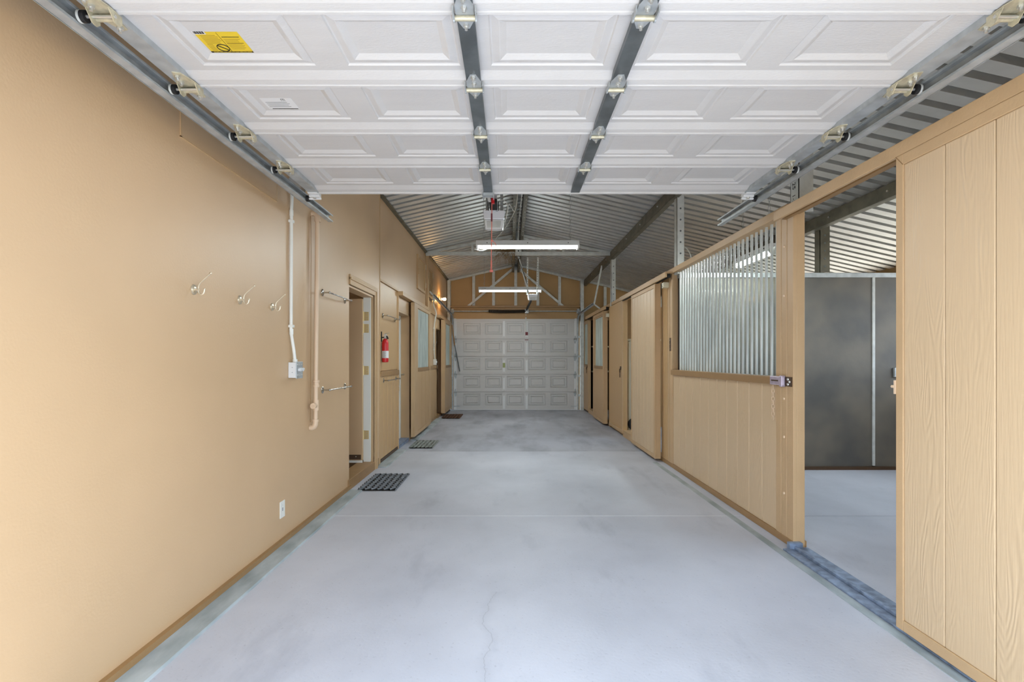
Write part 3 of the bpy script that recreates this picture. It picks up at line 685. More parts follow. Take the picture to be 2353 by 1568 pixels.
# ------------------------------------------------------------------ sectional garage doors
def rect_loops(x0, x1, y0, y1, loops):
    """nested rectangles: loops = [(inset, z)]; returns an MB with the last loop filled"""
    m = MB(); vs = []; fs = []
    for d, z in loops: vs += [(x0+d, y0+d, z), (x1-d, y0+d, z), (x1-d, y1-d, z), (x0+d, y1-d, z)]
    for i in range(len(loops)-1):
        a, b = i*4, i*4+4
        for k in range(4): fs.append((a+k, a+(k+1) % 4, b+(k+1) % 4, b+k))
    n = (len(loops)-1)*4; fs.append((n, n+1, n+2, n+3))
    return m.add(vs, fs)
SH = .4535
PC = (-1.117, -.556, 0, .556, 1.117)
def garage_door(name, loc, rot, label, p0, p1, stile_mat, end_mat, rail_h, over, HW):
    t = thing(name, loc, label, 'garage door', 'sectional garage doors'); t.rotation_euler = rot
    TH = .045                                     # slab thickness behind the inner skin (local z < 0)
    first = None
    for k in range(5):
        y0 = k*SH; y1 = y0+SH-(0 if over or k == 4 else .008)
        m = MB()
        xs = [-HW]
        for c in PC: xs += [c-.218, c+.218]
        xs.append(HW)
        yb = [y0, y0+p0, y0+p1, y1]
        for i in range(len(xs)-1):
            for j in range(3):
                if j == 1 and i % 2 == 1: continue
                m.add([(xs[i], yb[j], 0), (xs[i+1], yb[j], 0), (xs[i+1], yb[j+1], 0), (xs[i], yb[j+1], 0)], [(0, 1, 2, 3)])
        m.add([(-HW, y0, -TH), (HW, y0, -TH), (HW, y1, -TH), (-HW, y1, -TH)], [(0, 3, 2, 1)])
        for a, b in (((-HW, y0), (HW, y0)), ((HW, y0), (HW, y1)), ((HW, y1), (-HW, y1)), ((-HW, y1), (-HW, y0))):
            m.add([(a[0], a[1], -TH), (b[0], b[1], -TH), (b[0], b[1], 0), (a[0], a[1], 0)], [(0, 1, 2, 3)])
        # meeting rail: a wedge that swells toward the joint, with two small steps
        r = rail_h
        if over: prof = [(y1-r, 0), (y1-r*.55, .016), (y1-r*.28, .019), (y1-r*.26, .014), (y1-r*.14, .016), (y1-r*.12, .020), (y1-.001, .021), (y1-.001, 0)]
        else: prof = [(y1-r, 0), (y1-r*.5, .002), (y1-.001, .003), (y1-.001, 0)]
        m.prism(prof, lambda u, v, w: (w, u, v), -HW+.05, HW-.05)
        if not over and k < 4: m.box(-HW, HW, y1-.002, y1+.010, -TH, -.022)
        sec = obj('section', m, 'white', t, local=True)
        for c in PC:
            pm = rect_loops(c-.218, c+.218, y0+p0, y0+p1, [(0, 0), (.004, -.006), (.009, -.007), (.034, -.001), (.038, -.0015), (.060, -.013), (.064, -.013)] if over else [(0, 0), (.004, -.024), (.020, -.024), (.024, -.001), (.054, -.001), (.058, -.024), (.072, -.024), (.076, -.001), (.080, -.001)])
            if first is None:
                first = obj('panel', pm, 'white', None); ctr = first.location.copy(); first.parent = sec; first.location = ctr-sec.location
            else:
                q = first.copy(); C.objects.link(q); q.parent = sec
                q.location = Vector((c, y0+(p0+p1)/2, ctr.z))-sec.location
    # top lip / strut
    lip = MB().box(-HW+.01, HW-.01, 5*SH, 5*SH+.055, -.03, .012 if over else .005)
    if over: lip.prism([(5*SH-.045, 0), (5*SH-.03, .018), (5*SH-.012, .021), (5*SH-.011, .028), (5*SH+.003, .03), (5*SH+.003, 0)], lambda u, v, w: (w, u, v), -HW+.06, HW-.06)
    obj('top_lip', lip, 'white', t, local=True)
    # end and centre stiles
    for s in (-1, 1):
        x = s*(HW-.028)
        obj('end_stile', MB().box(x-.034, x+.034, 0, 5*SH, .0, .023 if over else .008), end_mat, t, local=True)
        obj('centre_stile', MB().box(s*.291-.029, s*.291+.029, .01, 5*SH-(.0 if not over else -.02), .0, .0245 if over else .010), stile_mat, t, local=True)
    zb = .026 if over else .012
    hn = None
    for k in range(1, 5):
        yj = k*SH
        for x in (-.291, .291):
            m = MB().prism([(-.030, -.055), (-.012, -.105), (.012, -.105), (.030, -.055), (.030, -.006), (-.030, -.006)], lambda u, v, w: (x+u, yj+v, w), zb-.004, zb)
            m.prism([(-.030, .004), (.030, .004), (.030, .016), (.010, .062), (-.010, .062), (-.030, .016)], lambda u, v, w: (x+u, yj+v, w), zb-.004, zb)
            h = obj('hinge', m, 'galv' if over else 'white', t, local=True)
            obj('barrel', MB().cyl((x-.034, yj, zb+.005), (x+.034, yj, zb+.005), .0095, 12), 'zinc' if over else 'white', h, smooth=True, local=True).location -= h.location
            if over:
                ears = MB()
                for e in (-.036, .036): ears.cyl((x+e-.003, yj, zb+.005), (x+e+.003, yj, zb+.005), .014, 12).box(x+e-.002, x+e+.002, yj-.05, yj, zb-.004, zb+.016)
                obj('ear', ears, 'galv', h, local=True).location -= h.location
                for u, v in ((0, -.088), (0, -.045), (0, .042)):
                    obj('bolt', MB().cyl((x+u, yj+v, zb), (x+u, yj+v, zb+.008), .010, 6).cyl((x+u, yj+v, zb+.008), (x+u, yj+v, zb+.018), .005, 8), 'bolt', h, local=True).location -= h.location
        for s in (-1, 1):
            x = s*(HW-.03)
            m = MB().prism([(-.045*s, -.05), (-.03*s, -.115), (0, -.125), (.03*s, -.05), (.034*s, -.01), (-.045*s, -.01)], lambda u, v, w: (x+u, yj+v, w), zb-.004, zb)
            m.prism([(-.03*s, .006), (.03*s, .006), (.0, .075), (-.02*s, .07)], lambda u, v, w: (x+u, yj+v, w), zb-.004, zb)
            for e in (-.042, .030): m.prism([(-.05, 0), (.012, 0), (.014, .025), (.0, .038), (-.02, .036)], lambda u, v, w, e=e: (x+e*s+w, yj+u, zb-.004+v), -.0015, .0015)
            h = obj('roller_hinge', m, 'zinc' if over else 'galv', t, local=True)
            obj('barrel', MB().cyl((x-.042*s, yj, zb+.008), (x+.030*s, yj, zb+.008), .0095, 12), 'zinc' if over else 'galv', h, smooth=True, local=True).location -= h.location
            obj('axle', MB().cyl((x-.045*s, yj-.018, zb+.012), (x+.050*s, yj-.018, zb+.012), .0055, 10), 'bolt', h, smooth=True, local=True).location -= h.location
            obj('roller', MB().cyl((x+.048*s, yj-.018, zb+.012), (x+.062*s, yj-.018, zb+.012), .019, 16), 'black', h, smooth=True, local=True).location -= h.location
            obj('roller_tyre', MB().cyl((x+.062*s, yj-.018, zb+.012), (x+.070*s, yj-.018, zb+.012), .020, 16), 'galvw', h, smooth=True, local=True).location -= h.location
            if over:
                for u, v in ((-.005*s, -.095), (.005*s, -.055), (-.005*s, .055)):
                    obj('bolt', MB().cyl((x+u, yj+v, zb), (x+u, yj+v, zb+.008), .0105, 6).cyl((x+u, yj+v, zb+.008), (x+u, yj+v, zb+.018), .005, 8), 'bolt', h, local=True).location -= h.location
    for s in (-1, 1):                             # top roller brackets
        x = s*(HW-.02)
        m = MB().box(x-.032, x+.032, 5*SH-.02, 5*SH+.065, .012, .030).box(x-.036, x+.036, 5*SH+.015, 5*SH+.045, .030, .042)
        h = obj('top_bracket', m, 'plastic', t, local=True, bevel=.003)
        obj('axle', MB().cyl((x-.036*s, 5*SH+.05, .045), (x+.06*s, 5*SH+.05, .045), .008, 10), 'plastic', h, smooth=True, local=True).location -= h.location
        obj('roller', MB().cyl((x+.045*s, 5*SH+.05, .045), (x+.064*s, 5*SH+.05, .045), .021, 14), 'black', h, smooth=True, local=True).location -= h.location
        obj('bolt', MB().cyl((x, 5*SH+.03, .042), (x, 5*SH+.03, .05), .011, 8), 'bolt', h, local=True).location -= h.location
    return t
DZ = 2.442
G1 = garage_door('sectional_garage_door', (.145, 1.2465, DZ), (0, PI, 0), 'white panelled garage door rolled open overhead on steel tracks', .025, .33, 'stile', 'galv', .092, True, 1.49)
G2 = garage_door('sectional_garage_door', (.135, YB-.03, .015), (PI/2, 0, 0), 'closed white panelled garage door at the far end of the aisle', .10, .395, 'plastic', 'plastic', .02, False, 1.575)
HW = 1.575
# opener bracket at the top of the open door (local coordinates: x mirrored, y along the door, z downward)
ob = obj('opener_bracket', MB().box(.291-.038, .291-.033, 5*SH-.08, 5*SH+.05, .03, .055).box(.291+.033, .291+.038, 5*SH-.08, 5*SH+.05, .03, .055).box(.291-.04, .291+.04, 5*SH-.035, 5*SH-.025, .03, .05).box(.291-.04, .291+.04, 5*SH+.01, 5*SH+.018, .03, .05), 'galv', G1, local=True)
# stickers (local x is mirrored: world x = .14 - x)
def lx(wx): return .145-(-1.12+(wx+1.11)*.157/.28)
def ly(wy): return (1.840+(wy-1.822)*.124/.133 if wy < 2.2 else 2.306+(wy-2.325)*1.2)-1.2465
sk = obj('warning_sticker', MB().box(lx(-.83), lx(-1.11), ly(1.822), ly(1.955), .0, .0005), 'yellow', G1, local=True)
sk.location.z = -.0125
def sub(name, parent, mats, dims):
    m = MB()
    for d in dims: m.box(*d)
    o = obj(name, m, mats, parent, local=True); o.location = o.location-Vector((parent.location.x, parent.location.y, 0)); return o
zt = .0006
def L4(x0, x1, y0, y1): return (lx(x1), lx(x0), ly(y0), ly(y1), zt, zt+.0003)
sub('barcode_patch', sk, 'paper', [L4(-1.115, -1.035, 1.816, 1.836)])
sub('barcode', sk, 'ink', [(lx(-1.105+i*.0052+.002*(i % 3)), lx(-1.105+i*.0052)+.0012, ly(1.818), ly(1.833), zt+.0003, zt+.0006) for i in range(13)])
random.seed(3)
sub('small_print', sk, 'inkb', [L4(-1.085, -1.085+.09+random.uniform(0, .03), 1.842+i*.0085, 1.8445+i*.0085) for i in range(7)] + [L4(-.955, -.955+.08+random.uniform(0, .03), 1.866+i*.008, 1.868+i*.008) for i in range(9)] + [L4(-1.09, -1.055, 1.90+i*.009, 1.903+i*.009) for i in range(5)])
sub('divider_lines', sk, 'ink', [L4(-.968, -.966, 1.825, 1.945), L4(-.955, -.845, 1.852, 1.855), L4(-.955, -.845, 1.892, 1.8935)])
ring = MB().tube([(lx(-1.005)+.021*math.cos(a), ly(1.922)+.021*math.sin(a), zt+.0004) for a in [2*PI*i/28 for i in range(28)]], .0016, 5, True).bar((lx(-1.005)-.014, ly(1.922)+.014, zt+.0004), (lx(-1.005)+.014, ly(1.922)-.014, zt+.0004), .004, .001)
o = obj('prohibition_sign', ring, 'ink', sk, local=True); o.location = o.location-Vector((sk.location.x, sk.location.y, 0))
sub('black_strip', sk, 'ink', [L4(-1.11, -.83, 1.946, 1.955)])
sub('strip_print', sk, 'yellow', [(lx(-.84-i*.0132), lx(-.84-i*.0132)+.008+.003*(i % 2), ly(1.949), ly(1.952), zt+.0003, zt+.0006) for i in range(19)])
s2 = obj('maker_label', MB().box(lx(-.84), lx(-1.09), ly(2.325), ly(2.41), 0, .0005), 'paper', G1, local=True); s2.location.z = -.0125
sub('black_line', s2, 'ink', [L4(-1.06, -.85, 2.404, 2.4085)])
sub('small_print', s2, 'inkg', [L4(-1.07, -1.07+.14+random.uniform(0, .05), 2.355+i*.011, 2.358+i*.011) for i in range(4)])
sub('printed_code', s2, 'ink', [L4(-.93+i*.013, -.93+i*.013+.003, 2.331, 2.346) for i in range(3)] + [L4(-.928+i*.013, -.921+i*.013, 2.331, 2.334) for i in range(2)])
# marks on the far door (local: x along +X, y up)
f1 = obj('maker_label', MB().box(-1.165, -1.0, .93+.20, .93+.31, -.013, -.0125), 'paper', G2, local=True)
o = obj('small_print', MB().box(-1.16, -1.01, 1.232, 1.237, -.0125, -.012).box(-1.13, -1.02, 1.19, 1.194, -.0125, -.012).box(-1.13, -1.04, 1.17, 1.174, -.0125, -.012), 'inkg', f1, local=True); o.location -= f1.location
M['olive'] = mat('olive_tag', (160, 168, 110), .6); M['maroon'] = mat('maroon_tag', (120, 44, 50), .6)
obj('green_tag', MB().box(-.291-.031, -.291+.031, 1.07, 1.19, .010, .0125), 'olive', G2, local=True)
obj('red_tag', MB().box(.291-.033, .291+.033, 1.90, 1.985, .010, .014), 'maroon', G2, local=True)
obj('red_bar', MB().box(.291-.045, .291+.045, 1.775, 1.79, .010, .02), 'maroon', G2, local=True)
ar = obj('opener_arm', MB().bar((.28, 1.99, .03), (.27, 2.36, .05), .03, .012, (0, 0, 1)).cyl((.27, 2.40, .05), (.27, 2.52, .05), .004, 6), 'galvw', G2, local=True)
obj('bottom_seal', MB().box(-HW, HW, -.014, .0, -.045, .006), 'plastic', G2, local=True)
obj('lock_bar', MB().box(-HW-.04, -HW+.15, .075, .09, .012, .022), 'galv', G2, local=True); obj('lock_bar', MB().box(HW-.15, HW+.04, .075, .09, .012, .022), 'galv', G2, local=True)

# ------------------------------------------------------------------ tracks
def trackprof(s):      # C section, open toward the door; s = +1 when the door lies at +X
    t = .0025; h = .027; d = .036
    pts = [(0, -h), (d, -h), (d, -h+.010), (d-t, -h+.010), (d-t, -h+t), (t, -h+t), (t, h-t), (d-t, h-t), (d-t, h-.010), (d, h-.010), (d, h), (0, h)]
    return [(a*s, b) for a, b in pts]
def angleprof(s):
    return [(a*s, b) for a, b in [(-.003, -.027), (-.003, .045), (-.034, .045), (-.034, .042), (-.006, .042), (-.006, -.027)]]
def arc(x, cy, cz, r, a0, a1, n=8): return [(x, cy+r*math.cos(a0+(a1-a0)*i/n), cz+r*math.sin(a0+(a1-a0)*i/n)) for i in range(n+1)]
def near_track(x, s, yend, label, hang):
    t = thing('door_track', (x, 2.5, 2.4), label, 'track', 'overhead door tracks')
    zt_ = 2.404
    path = [(x, .80, .03), (x, .80, zt_-.30)] + arc(x, 1.10, zt_-.30, .30, PI, PI/2) + [(x, yend, zt_)]
    obj('channel', MB().strip(path, trackprof(s)), 'galv', t)
    obj('angle', MB().strip([(x, 1.2, zt_), (x, yend-.35, zt_)], angleprof(s)), 'galv', t)
    for yy in (1.6, 2.4, 3.2, yend-.4): obj('rivet', MB().cyl((x+s*.002, yy, zt_-.005), (x+s*.006, yy, zt_-.005), .007, 8), 'bolt', t)
    for h in hang: obj('hanger', h, 'galvw', t)
    return t
near_track(-1.425, 1, 4.10, 'left steel track carrying the open overhead door along tan wall',
           [MB().bar((-1.45, 3.66, 2.43), (-1.45, 3.66, 3.30), .035, .004, (0, 1, 0)), MB().bar((-1.45, 3.78, 2.43), (-1.59, 3.78, 2.62), .035, .004, (0, 1, 0))])
near_track(1.712, -1, 4.22, 'right steel track carrying the open overhead door by stall fronts',
           [MB().bar((1.735, 3.72, 2.43), (1.735, 3.72, 3.30), .035, .004, (0, 1, 0)), MB().bar((1.735, 3.5, 2.43), (1.96, 3.62, 2.75), .035, .004, (0, 1, 0))])
def far_track(x, s, yend, zend, label, hang):
    t = thing('door_track', (x, 13.2, 0), label, 'track', 'far door tracks')
    path = [(x, YB-.06, .02), (x, YB-.06, 2.15)] + arc(x, YB-.06-.28, 2.15, .28, 0, PI/2)[1:] + [(x, yend, zend)]
    obj('channel', MB().strip(path, [(a, -b) for a, b in trackprof(s)]), 'galv', t)
    for z in (.35, .85, 1.35, 1.85): box('wall_bracket', (min(x, x-s*.06), max(x, x-s*.06), YB-.09, YB+.0, z, z+.05), 'galvw', t)
    for h in hang: obj('hanger', h, 'galvw', t)
far_track(-1.49, 1, 10.1, 2.53, 'left steel track of the closed far garage door',
          [MB().bar((-1.50, 10.15, 2.55), (-1.56, 10.15, 2.62), .03, .004, (0, 1, 0))])
far_track(1.755, -1, 10.95, 2.45, 'right steel track of the closed far garage door',
          [MB().bar((1.77, 11.0, 2.46), (1.89, 10.75, 3.23), .035, .005, (0, 1, 0)), MB().bar((1.77, 11.0, 2.46), (1.90, 10.9, 2.34), .03, .005, (0, 1, 0))])

# torsion shaft
ts = thing('torsion_shaft', (.15, YB-.15, 2.5), 'steel torsion shaft with dark spring above the far garage door', 'spring assembly')
zs = 2.525; ysf = YB-.15
obj('shaft', MB().cyl((-1.47, ysf, zs), (1.77, ysf, zs), .013, 10), 'galv', ts, smooth=True)
obj('spring', MB().tube([(-.54+.93*i/520, ysf+.032*math.cos(i*.5), zs-.01*math.sin(PI*i/520)+.032*math.sin(i*.5)) for i in range(521)], .010, 5), 'spring', ts, smooth=True)
obj('spring_core', MB().cyl((-.55, ysf, zs-.004), (.40, ysf, zs-.004), .026, 10), 'spring', ts, smooth=True)
for x in (-1.47, 1.74):
    obj('drum', MB().lathe((x-.02, ysf, zs), (1, 0, 0), [(.05, 0), (.055, .008), (.035, .015), (.045, .05), (.05, .06)], 14), 'galv', ts, smooth=True)
    box('bearing_plate', (x-.03, x+.03, ysf-.01, YB-.02, zs-.05, zs+.06), 'galv', ts)
box('centre_bracket', (.38, .47, ysf-.02, YB-.02, zs-.05, zs+.05), 'galv', ts)
for x in (-1.44, 1.71): obj('cable', MB().cyl((x, ysf+.05, zs), (x, YB-.05, .08), .003, 6), 'galv', ts)

# ------------------------------------------------------------------ openers
def opener_housing(t, x, yv, zt, w, h, d):
    prof = [(-.47, 1), (-.43, 1.04), (.43, 1.04), (.47, 1), (.44, .62), (.40, .35), (-.40, .35), (-.44, .62)]
    m = MB().prism(prof, lambda u, v, q: (x+u*w, yv+q, zt-h+v*h), .03, d)
    hs = obj('housing', m, 'plastic', t, bevel=.008)
    ln = MB().prism([(-.47, 1.06), (.47, 1.06), (.5, 1), (.46, .54), (-.46, .54), (-.5, 1)], lambda u, v, q: (x+u*w, yv+q, zt-h+v*h), .0, .05)
    obj('light_lens', ln, 'lens', t, bevel=.012)
    obj('face', MB().prism([(-.45, .53), (.45, .53), (.40, .0), (-.40, .0)], lambda u, v, q: (x+u*w, yv+q, zt-h+v*h), .012, .06), 'plastic', t, bevel=.004)
    obj('lower_cover', MB().prism([(-.33, .45), (.33, .45), (.30, .06), (-.30, .06)], lambda u, v, q: (x+u*w, yv+q, zt-h+v*h), .006, .03), 'galvw', t, bevel=.003)
    return hs
o1 = thing('door_opener', (-.152, 5.0, 2.53), 'white garage door opener hanging in front of the near tube light', 'door opener')
opener_housing(o1, -.152, 4.95, 2.705, .205, .165, .33)
obj('rail', MB().box(-.168, -.138, .9, 5.2, 2.715, 2.75), 'galv', o1)
obj('rail_channel', MB().box(-.135, -.115, 3.6, 5.0, 2.70, 2.745), 'galv', o1)
obj('trolley', MB().box(-.185, -.115, 4.55, 4.78, 2.665, 2.715).box(-.20, -.192, 4.62, 4.75, 2.65, 2.70).box(-.108, -.10, 4.62, 4.75, 2.65, 2.70), 'black', o1, bevel=.004)
obj('trolley_lever', MB().box(-.162, -.135, 4.53, 4.56, 2.655, 2.70), 'red', o1)
obj('arm', MB().bar((-.148, 3.52, 2.42), (-.178, 4.58, 2.68), .022, .006), 'galvw', o1)
for s in (-.07, .07): obj('mount_strap', MB().bar((-.152+s, 5.1, 2.72), (-.152+s, 5.15, roofz(-.15)), .03, .003, (0, 1, 0)), 'galv', o1)
rp = obj('release_cord', MB().tube(smoothpath([(-.158, 4.55, 2.67), (-.160, 4.55, 2.45), (-.163, 4.55, 2.15)], 6), .004, 6), 'rope', o1, smooth=True)
obj('cord_handle', MB().lathe((-.163, 4.55, 2.06), (0, 0, 1), [(.016, 0), (.017, .012), (.007, .025), (.006, .10)], 10), 'rope', o1, smooth=True)
obj('cord_knot', MB().ball((-.158, 4.55, 2.335), .010).tube([(-.155, 4.55, 2.335), (-.13, 4.55, 2.31), (-.118, 4.55, 2.28)], .003, 5), 'rope', o1, smooth=True)
obj('cord_tag', MB().box(-.167, -.153, 4.543, 4.549, 2.50, 2.57), 'maroon', o1)
o2 = thing('door_opener', (.45, 10.5, 2.49), 'white garage door opener below the far tube light', 'door opener')
opener_housing(o2, .453, 10.45, 2.60, .19, .115, .36)
obj('rail', MB().bar((.43, 10.75, 2.51), (.42, YB-.14, 2.56), .035, .045), 'black', o2)
for i, (xa, xb, ya) in enumerate(((.345, .345, 10.2), (.545, .545, 10.2))):
    m = MB().bar((xa, ya, 3.29), (xb, ya+.35, 2.60), .032, .003, (0, 1, 0))
    st_ = obj('mount_strap', m, 'galvw', o2)
    hm = MB()
    for k in range(15):
        q = k/15; hm.box(xa-.005, xa+.005, ya+.35*q-.004+.008, ya+.35*q-.001+.003, 3.27-.69*q-.012, 3.27-.69*q+.004)
    obj('strap_slots', hm, 'beam', st_)
obj('diagonal_strap', MB().bar((.16, 10.0, 3.27), (.37, 10.4, 2.62), .032, .003, (0, 1, 0)), 'galvw', o2)
obj('power_cord', MB().tube(smoothpath([(.16, YT-.06, 3.33), (.20, 10.0, 3.24), (.165, 10.0, 3.2), (.25, 10.1, 3.0), (.33, 10.3, 2.8), (.36, 10.4, 2.62)], 6), .006, 6), 'black', o2, smooth=True)

# ------------------------------------------------------------------ lights
def tube_light(x, yv, z, length, label, axis='X', chains=(), h=.115, cords=True):
    t = thing('tube_light', (x, yv, z), label, 'ceiling light', 'hanging tube lights')
    L_ = length/2
    def P(u, v, w): return (x+u, yv+v, z+w) if axis == 'X' else (x+v, yv+u, z+w)
    prof = [(-.064, -.014), (-.068, -.008), (-.045, .055), (.045, .055), (.068, -.008), (.064, -.014), (.040, .045), (-.040, .045)]
    obj('housing', MB().prism(prof, lambda u, v, w: P(w, u, v), -L_, L_), 'plastic', t)
    for s in (-1, 1):
        obj('end_cap', MB().prism([(-.066, -.008), (-.066, .006), (-.045, .055), (.045, .055), (.066, .006), (.066, -.008), (.035, -.05), (-.035, -.05)], lambda u, v, w: P(w, u, v), s*L_-.012, s*L_+.012), 'plastic', t)
    for v in (-.03, .03):
        obj('tube', MB().cyl(P(-L_+.025, v, -.02), P(L_-.025, v, -.02), .017, 8), 'tubeglow', t, smooth=True)
    for u in (-.5, .0, .5): obj('screw', MB().cyl(P(u*length*.8, -.062, .02), P(u*length*.8, -.068, .02), .006, 6), 'ink', t)
    for cu, cz in chains:
        p = Vector(P(cu, 0, .055)); m = MB(); nl = int((cz-p.z)/.05)
        for i in range(nl):
            zz = p.z+i*.05; pts = []
            for k in range(8):
                a = 2*PI*k/8; uu, vv = math.cos(a)*.011, math.sin(a)*.030
                pts.append((p.x+(uu if i % 2 else 0), p.y+(0 if i % 2 else uu), zz+.025+vv))
            m.tube(pts, .0022, 4, True)
        obj('hanging_chain', m, 'galv', t)
    return t
tube_light(.217, 6.49, 2.715, 1.25, 'near lit tube light hanging across the aisle', chains=((-.54, 3.62), (.53, 3.58)))
tube_light(.0, 10.56, 2.705, 1.25, 'far lit tube light hanging across the aisle', chains=((-.52, 3.60), (.30, 3.62)))
tube_light(2.63, 5.6, 2.40, .80, 'lit tube light inside the stall behind the bars', axis='Y', chains=((-.3, 3.15), (.3, 3.15)))

bb = thing('bare_bulb', (XS, 11.9, 2.67), 'glowing bare bulb in white holder high on left wall', 'light bulb')
obj('holder', MB().lathe((XS, 11.9, 2.67), (1, 0, 0), [(.055, 0), (.055, .02), (.035, .03), (.030, .06), (.02, .065)], 16), 'plastic', bb, smooth=True)
box('back_plate', (XS, XS+.008, 11.82, 11.98, 2.57, 2.77), 'dtrim', bb)
obj('bulb', MB().lathe((XS+.06, 11.9, 2.67), (1, 0, 0), [(.014, 0), (.016, .02), (.030, .05), (.034, .07), (.028, .09), (.012, .103)], 16), 'bulbglow', bb, smooth=True)

# ------------------------------------------------------------------ left wall fittings
def coat_hook(yv, label):
    z = 1.652
    t = thing('coat_hook', (XL, yv, z), label, 'hook', 'coat hooks on the left wall')
    obj('back_plate', MB().lathe((XL, yv, z), (1, 0, 0), [(.026, 0), (.026, .003), (.022, .006), (.010, .008)], 18), 'nickel', t, smooth=True)
    obj('stem', MB().cyl((XL+.006, yv, z), (XL+.027, yv, z), .0055, 10), 'nickel', t, smooth=True)
    path = smoothpath([(XL+.056, yv, z+.002), (XL+.052, yv, z-.016), (XL+.039, yv, z-.025), (XL+.027, yv, z-.015), (XL+.024, yv, z+.005), (XL+.031, yv, z+.030), (XL+.055, yv, z+.054), (XL+.086, yv, z+.082)], 6)
    obj('wire', MB().tube(path, .0036, 8), 'nickel', t, smooth=True)
    obj('ball_tip', MB().ball((XL+.087, yv, z+.083), .0065), 'nickel', t, smooth=True); obj('ball_tip', MB().ball((XL+.056, yv, z+.003), .0055), 'nickel', t, smooth=True)
    return t
h1 = coat_hook(2.64, 'nearest satin coat hook on the left wall')
copy_thing(h1, (XL, 3.09, 1.652), 'middle one of three satin coat hooks on left wall')
copy_thing(h1, (XL, 3.51, 1.652), 'satin coat hook closest to the white vertical conduit')

def towel_bar(x, y0, y1, z, label):
    t = thing('grab_bar', (x, y0, z), label, 'rail', 'short nickel rails on left wall')
    xo = x+.062
    for yy in (y0, y1):
        obj('flange', MB().lathe((x, yy, z), (1, 0, 0), [(.030, 0), (.030, .004), (.022, .009), (.009, .012)], 18), 'chrome', t, smooth=True)
        obj('standoff', MB().cyl((x+.01, yy, z), (xo, yy, z), .0065, 10), 'chrome', t, smooth=True)
        obj('end_ball', MB().ball((xo, yy, z), .011), 'chrome', t, smooth=True)
    obj('bar', MB().cyl((xo, y0, z), (xo, y1+.03, z), .0065, 10), 'chrome', t, smooth=True)
    return t
b1 = towel_bar(XL, 4.45, 5.05, 1.868, 'upper nickel rail just before the first left doorway')
copy_thing(b1, (XL, 4.45, 1.038), 'lower nickel rail just before the first left doorway')
b2 = towel_bar(XS+.014, 6.58, 7.28, 1.852, 'upper nickel rail on the panel behind the fire extinguisher')
copy_thing(b2, (XS+.014, 6.62, 1.03), 'lower nickel rail on the grooved boards below the extinguisher')

# conduit and weatherproof outlet
cd = thing('electrical_conduit', (XL+.02, 3.7810, 1.28), 'thin white conduit running down left wall to an outlet box', 'conduit')
obj('pipe', MB().tube(smoothpath([(XL+.018, 3.7890, 3.30), (XL+.018, 3.7890, 2.52), (XL+.016, 3.7810, 2.3), (XL+.016, 3.7770, 1.6), (XL+.016, 3.7770, 1.50), (XL+.030, 3.7930, 1.36), (XL+.034, 3.8050, 1.28)], 6), .0115, 10), 'jamb', cd, smooth=True)
for z in (2.36, 1.50): obj('coupling', MB().cyl((XL+.017, 3.7810, z-.02), (XL+.017, 3.7810, z+.02), .0140, 12), 'jamb', cd, smooth=True)
for z in (2.30, 1.54): box('pipe_strap', (XL, XL+.032, 3.7650, 3.8010, z-.01, z+.01), 'jamb', cd, bevel=.003)
bx_ = thing('outlet_box', (XL, 3.8210, 1.17), 'white and grey outlet box below the conduit on left wall', 'outlet')
box('box', (XL, XL+.055, 3.7650, 3.8770, 1.165, 1.278), 'plastic', bx_, bevel=.004)
box('cover', (XL+.055, XL+.061, 3.7610, 3.8810, 1.16, 1.283), 'galv', bx_, bevel=.004)
obj('lever', MB().cyl((XL+.06, 3.8050, 1.225), (XL+.078, 3.8050, 1.225), .014, 12).cyl((XL+.06, 3.8490, 1.225), (XL+.078, 3.8490, 1.225), .014, 12).box(XL+.07, XL+.08, 3.7890, 3.8650, 1.222, 1.236), 'plastic', bx_, smooth=True)
for yy in (3.7850, 3.8210, 3.8570):
    for z in (1.185, 1.262): obj('screw', MB().lathe((XL+.061, yy, z), (1, 0, 0), [(.007, 0), (.005, .004)], 8), 'bolt', bx_)
obj('side_screw', MB().cyl((XL+.03, 3.7650, 1.24), (XL+.03, 3.7626, 1.24), .003, 6).cyl((XL+.03, 3.7650, 1.205), (XL+.03, 3.7626, 1.205), .003, 6), 'inkg', bx_)
obj('connector', MB().cyl((XL+.034, 3.8050, 1.275), (XL+.034, 3.8050, 1.30), .017, 12), 'jamb', bx_, smooth=True)
wp = thing('wall_plate', (XL, 3.66, .19), 'white blank wall plate low on the left wall', 'outlet')
box('plate', (XL, XL+.006, 3.625, 3.70, .19, .306), 'jamb', wp, bevel=.002); box('slot', (XL+.006, XL+.0068, 3.655, 3.668, .237, .26), 'inkg', wp)
obj('screw', MB().cyl((XL+.006, 3.662, .277), (XL+.0075, 3.662, .277), .003, 6), 'bolt', wp)

# painted water pipe
wpz = thing('water_pipe', (XL+.05, 4.195, .75), 'tan painted water pipe with elbows and plugged tee on left wall', 'pipe')
xp = XL+.045
obj('pipe', MB().cyl((xp, 4.175, .78), (xp, 4.215, 2.44), .0165, 14), 'pipe', wpz, smooth=True)
obj('elbow', MB().tube([(XL+.0, 4.215, 2.478), (XL+.018, 4.215, 2.478), (XL+.034, 4.215, 2.470), (xp-.002, 4.215, 2.452), (xp, 4.215, 2.425)], .0215, 12).cyl((xp, 4.215, 2.43), (xp, 4.215, 2.41), .025, 14), 'pipe', wpz, smooth=True)
obj('elbow', MB().tube([(XL+.0, 4.175, .752), (XL+.018, 4.175, .752), (XL+.034, 4.175, .760), (xp-.002, 4.175, .778), (xp, 4.175, .805)], .0215, 12).cyl((xp, 4.175, .80), (xp, 4.175, .82), .025, 14), 'pipe', wpz, smooth=True)
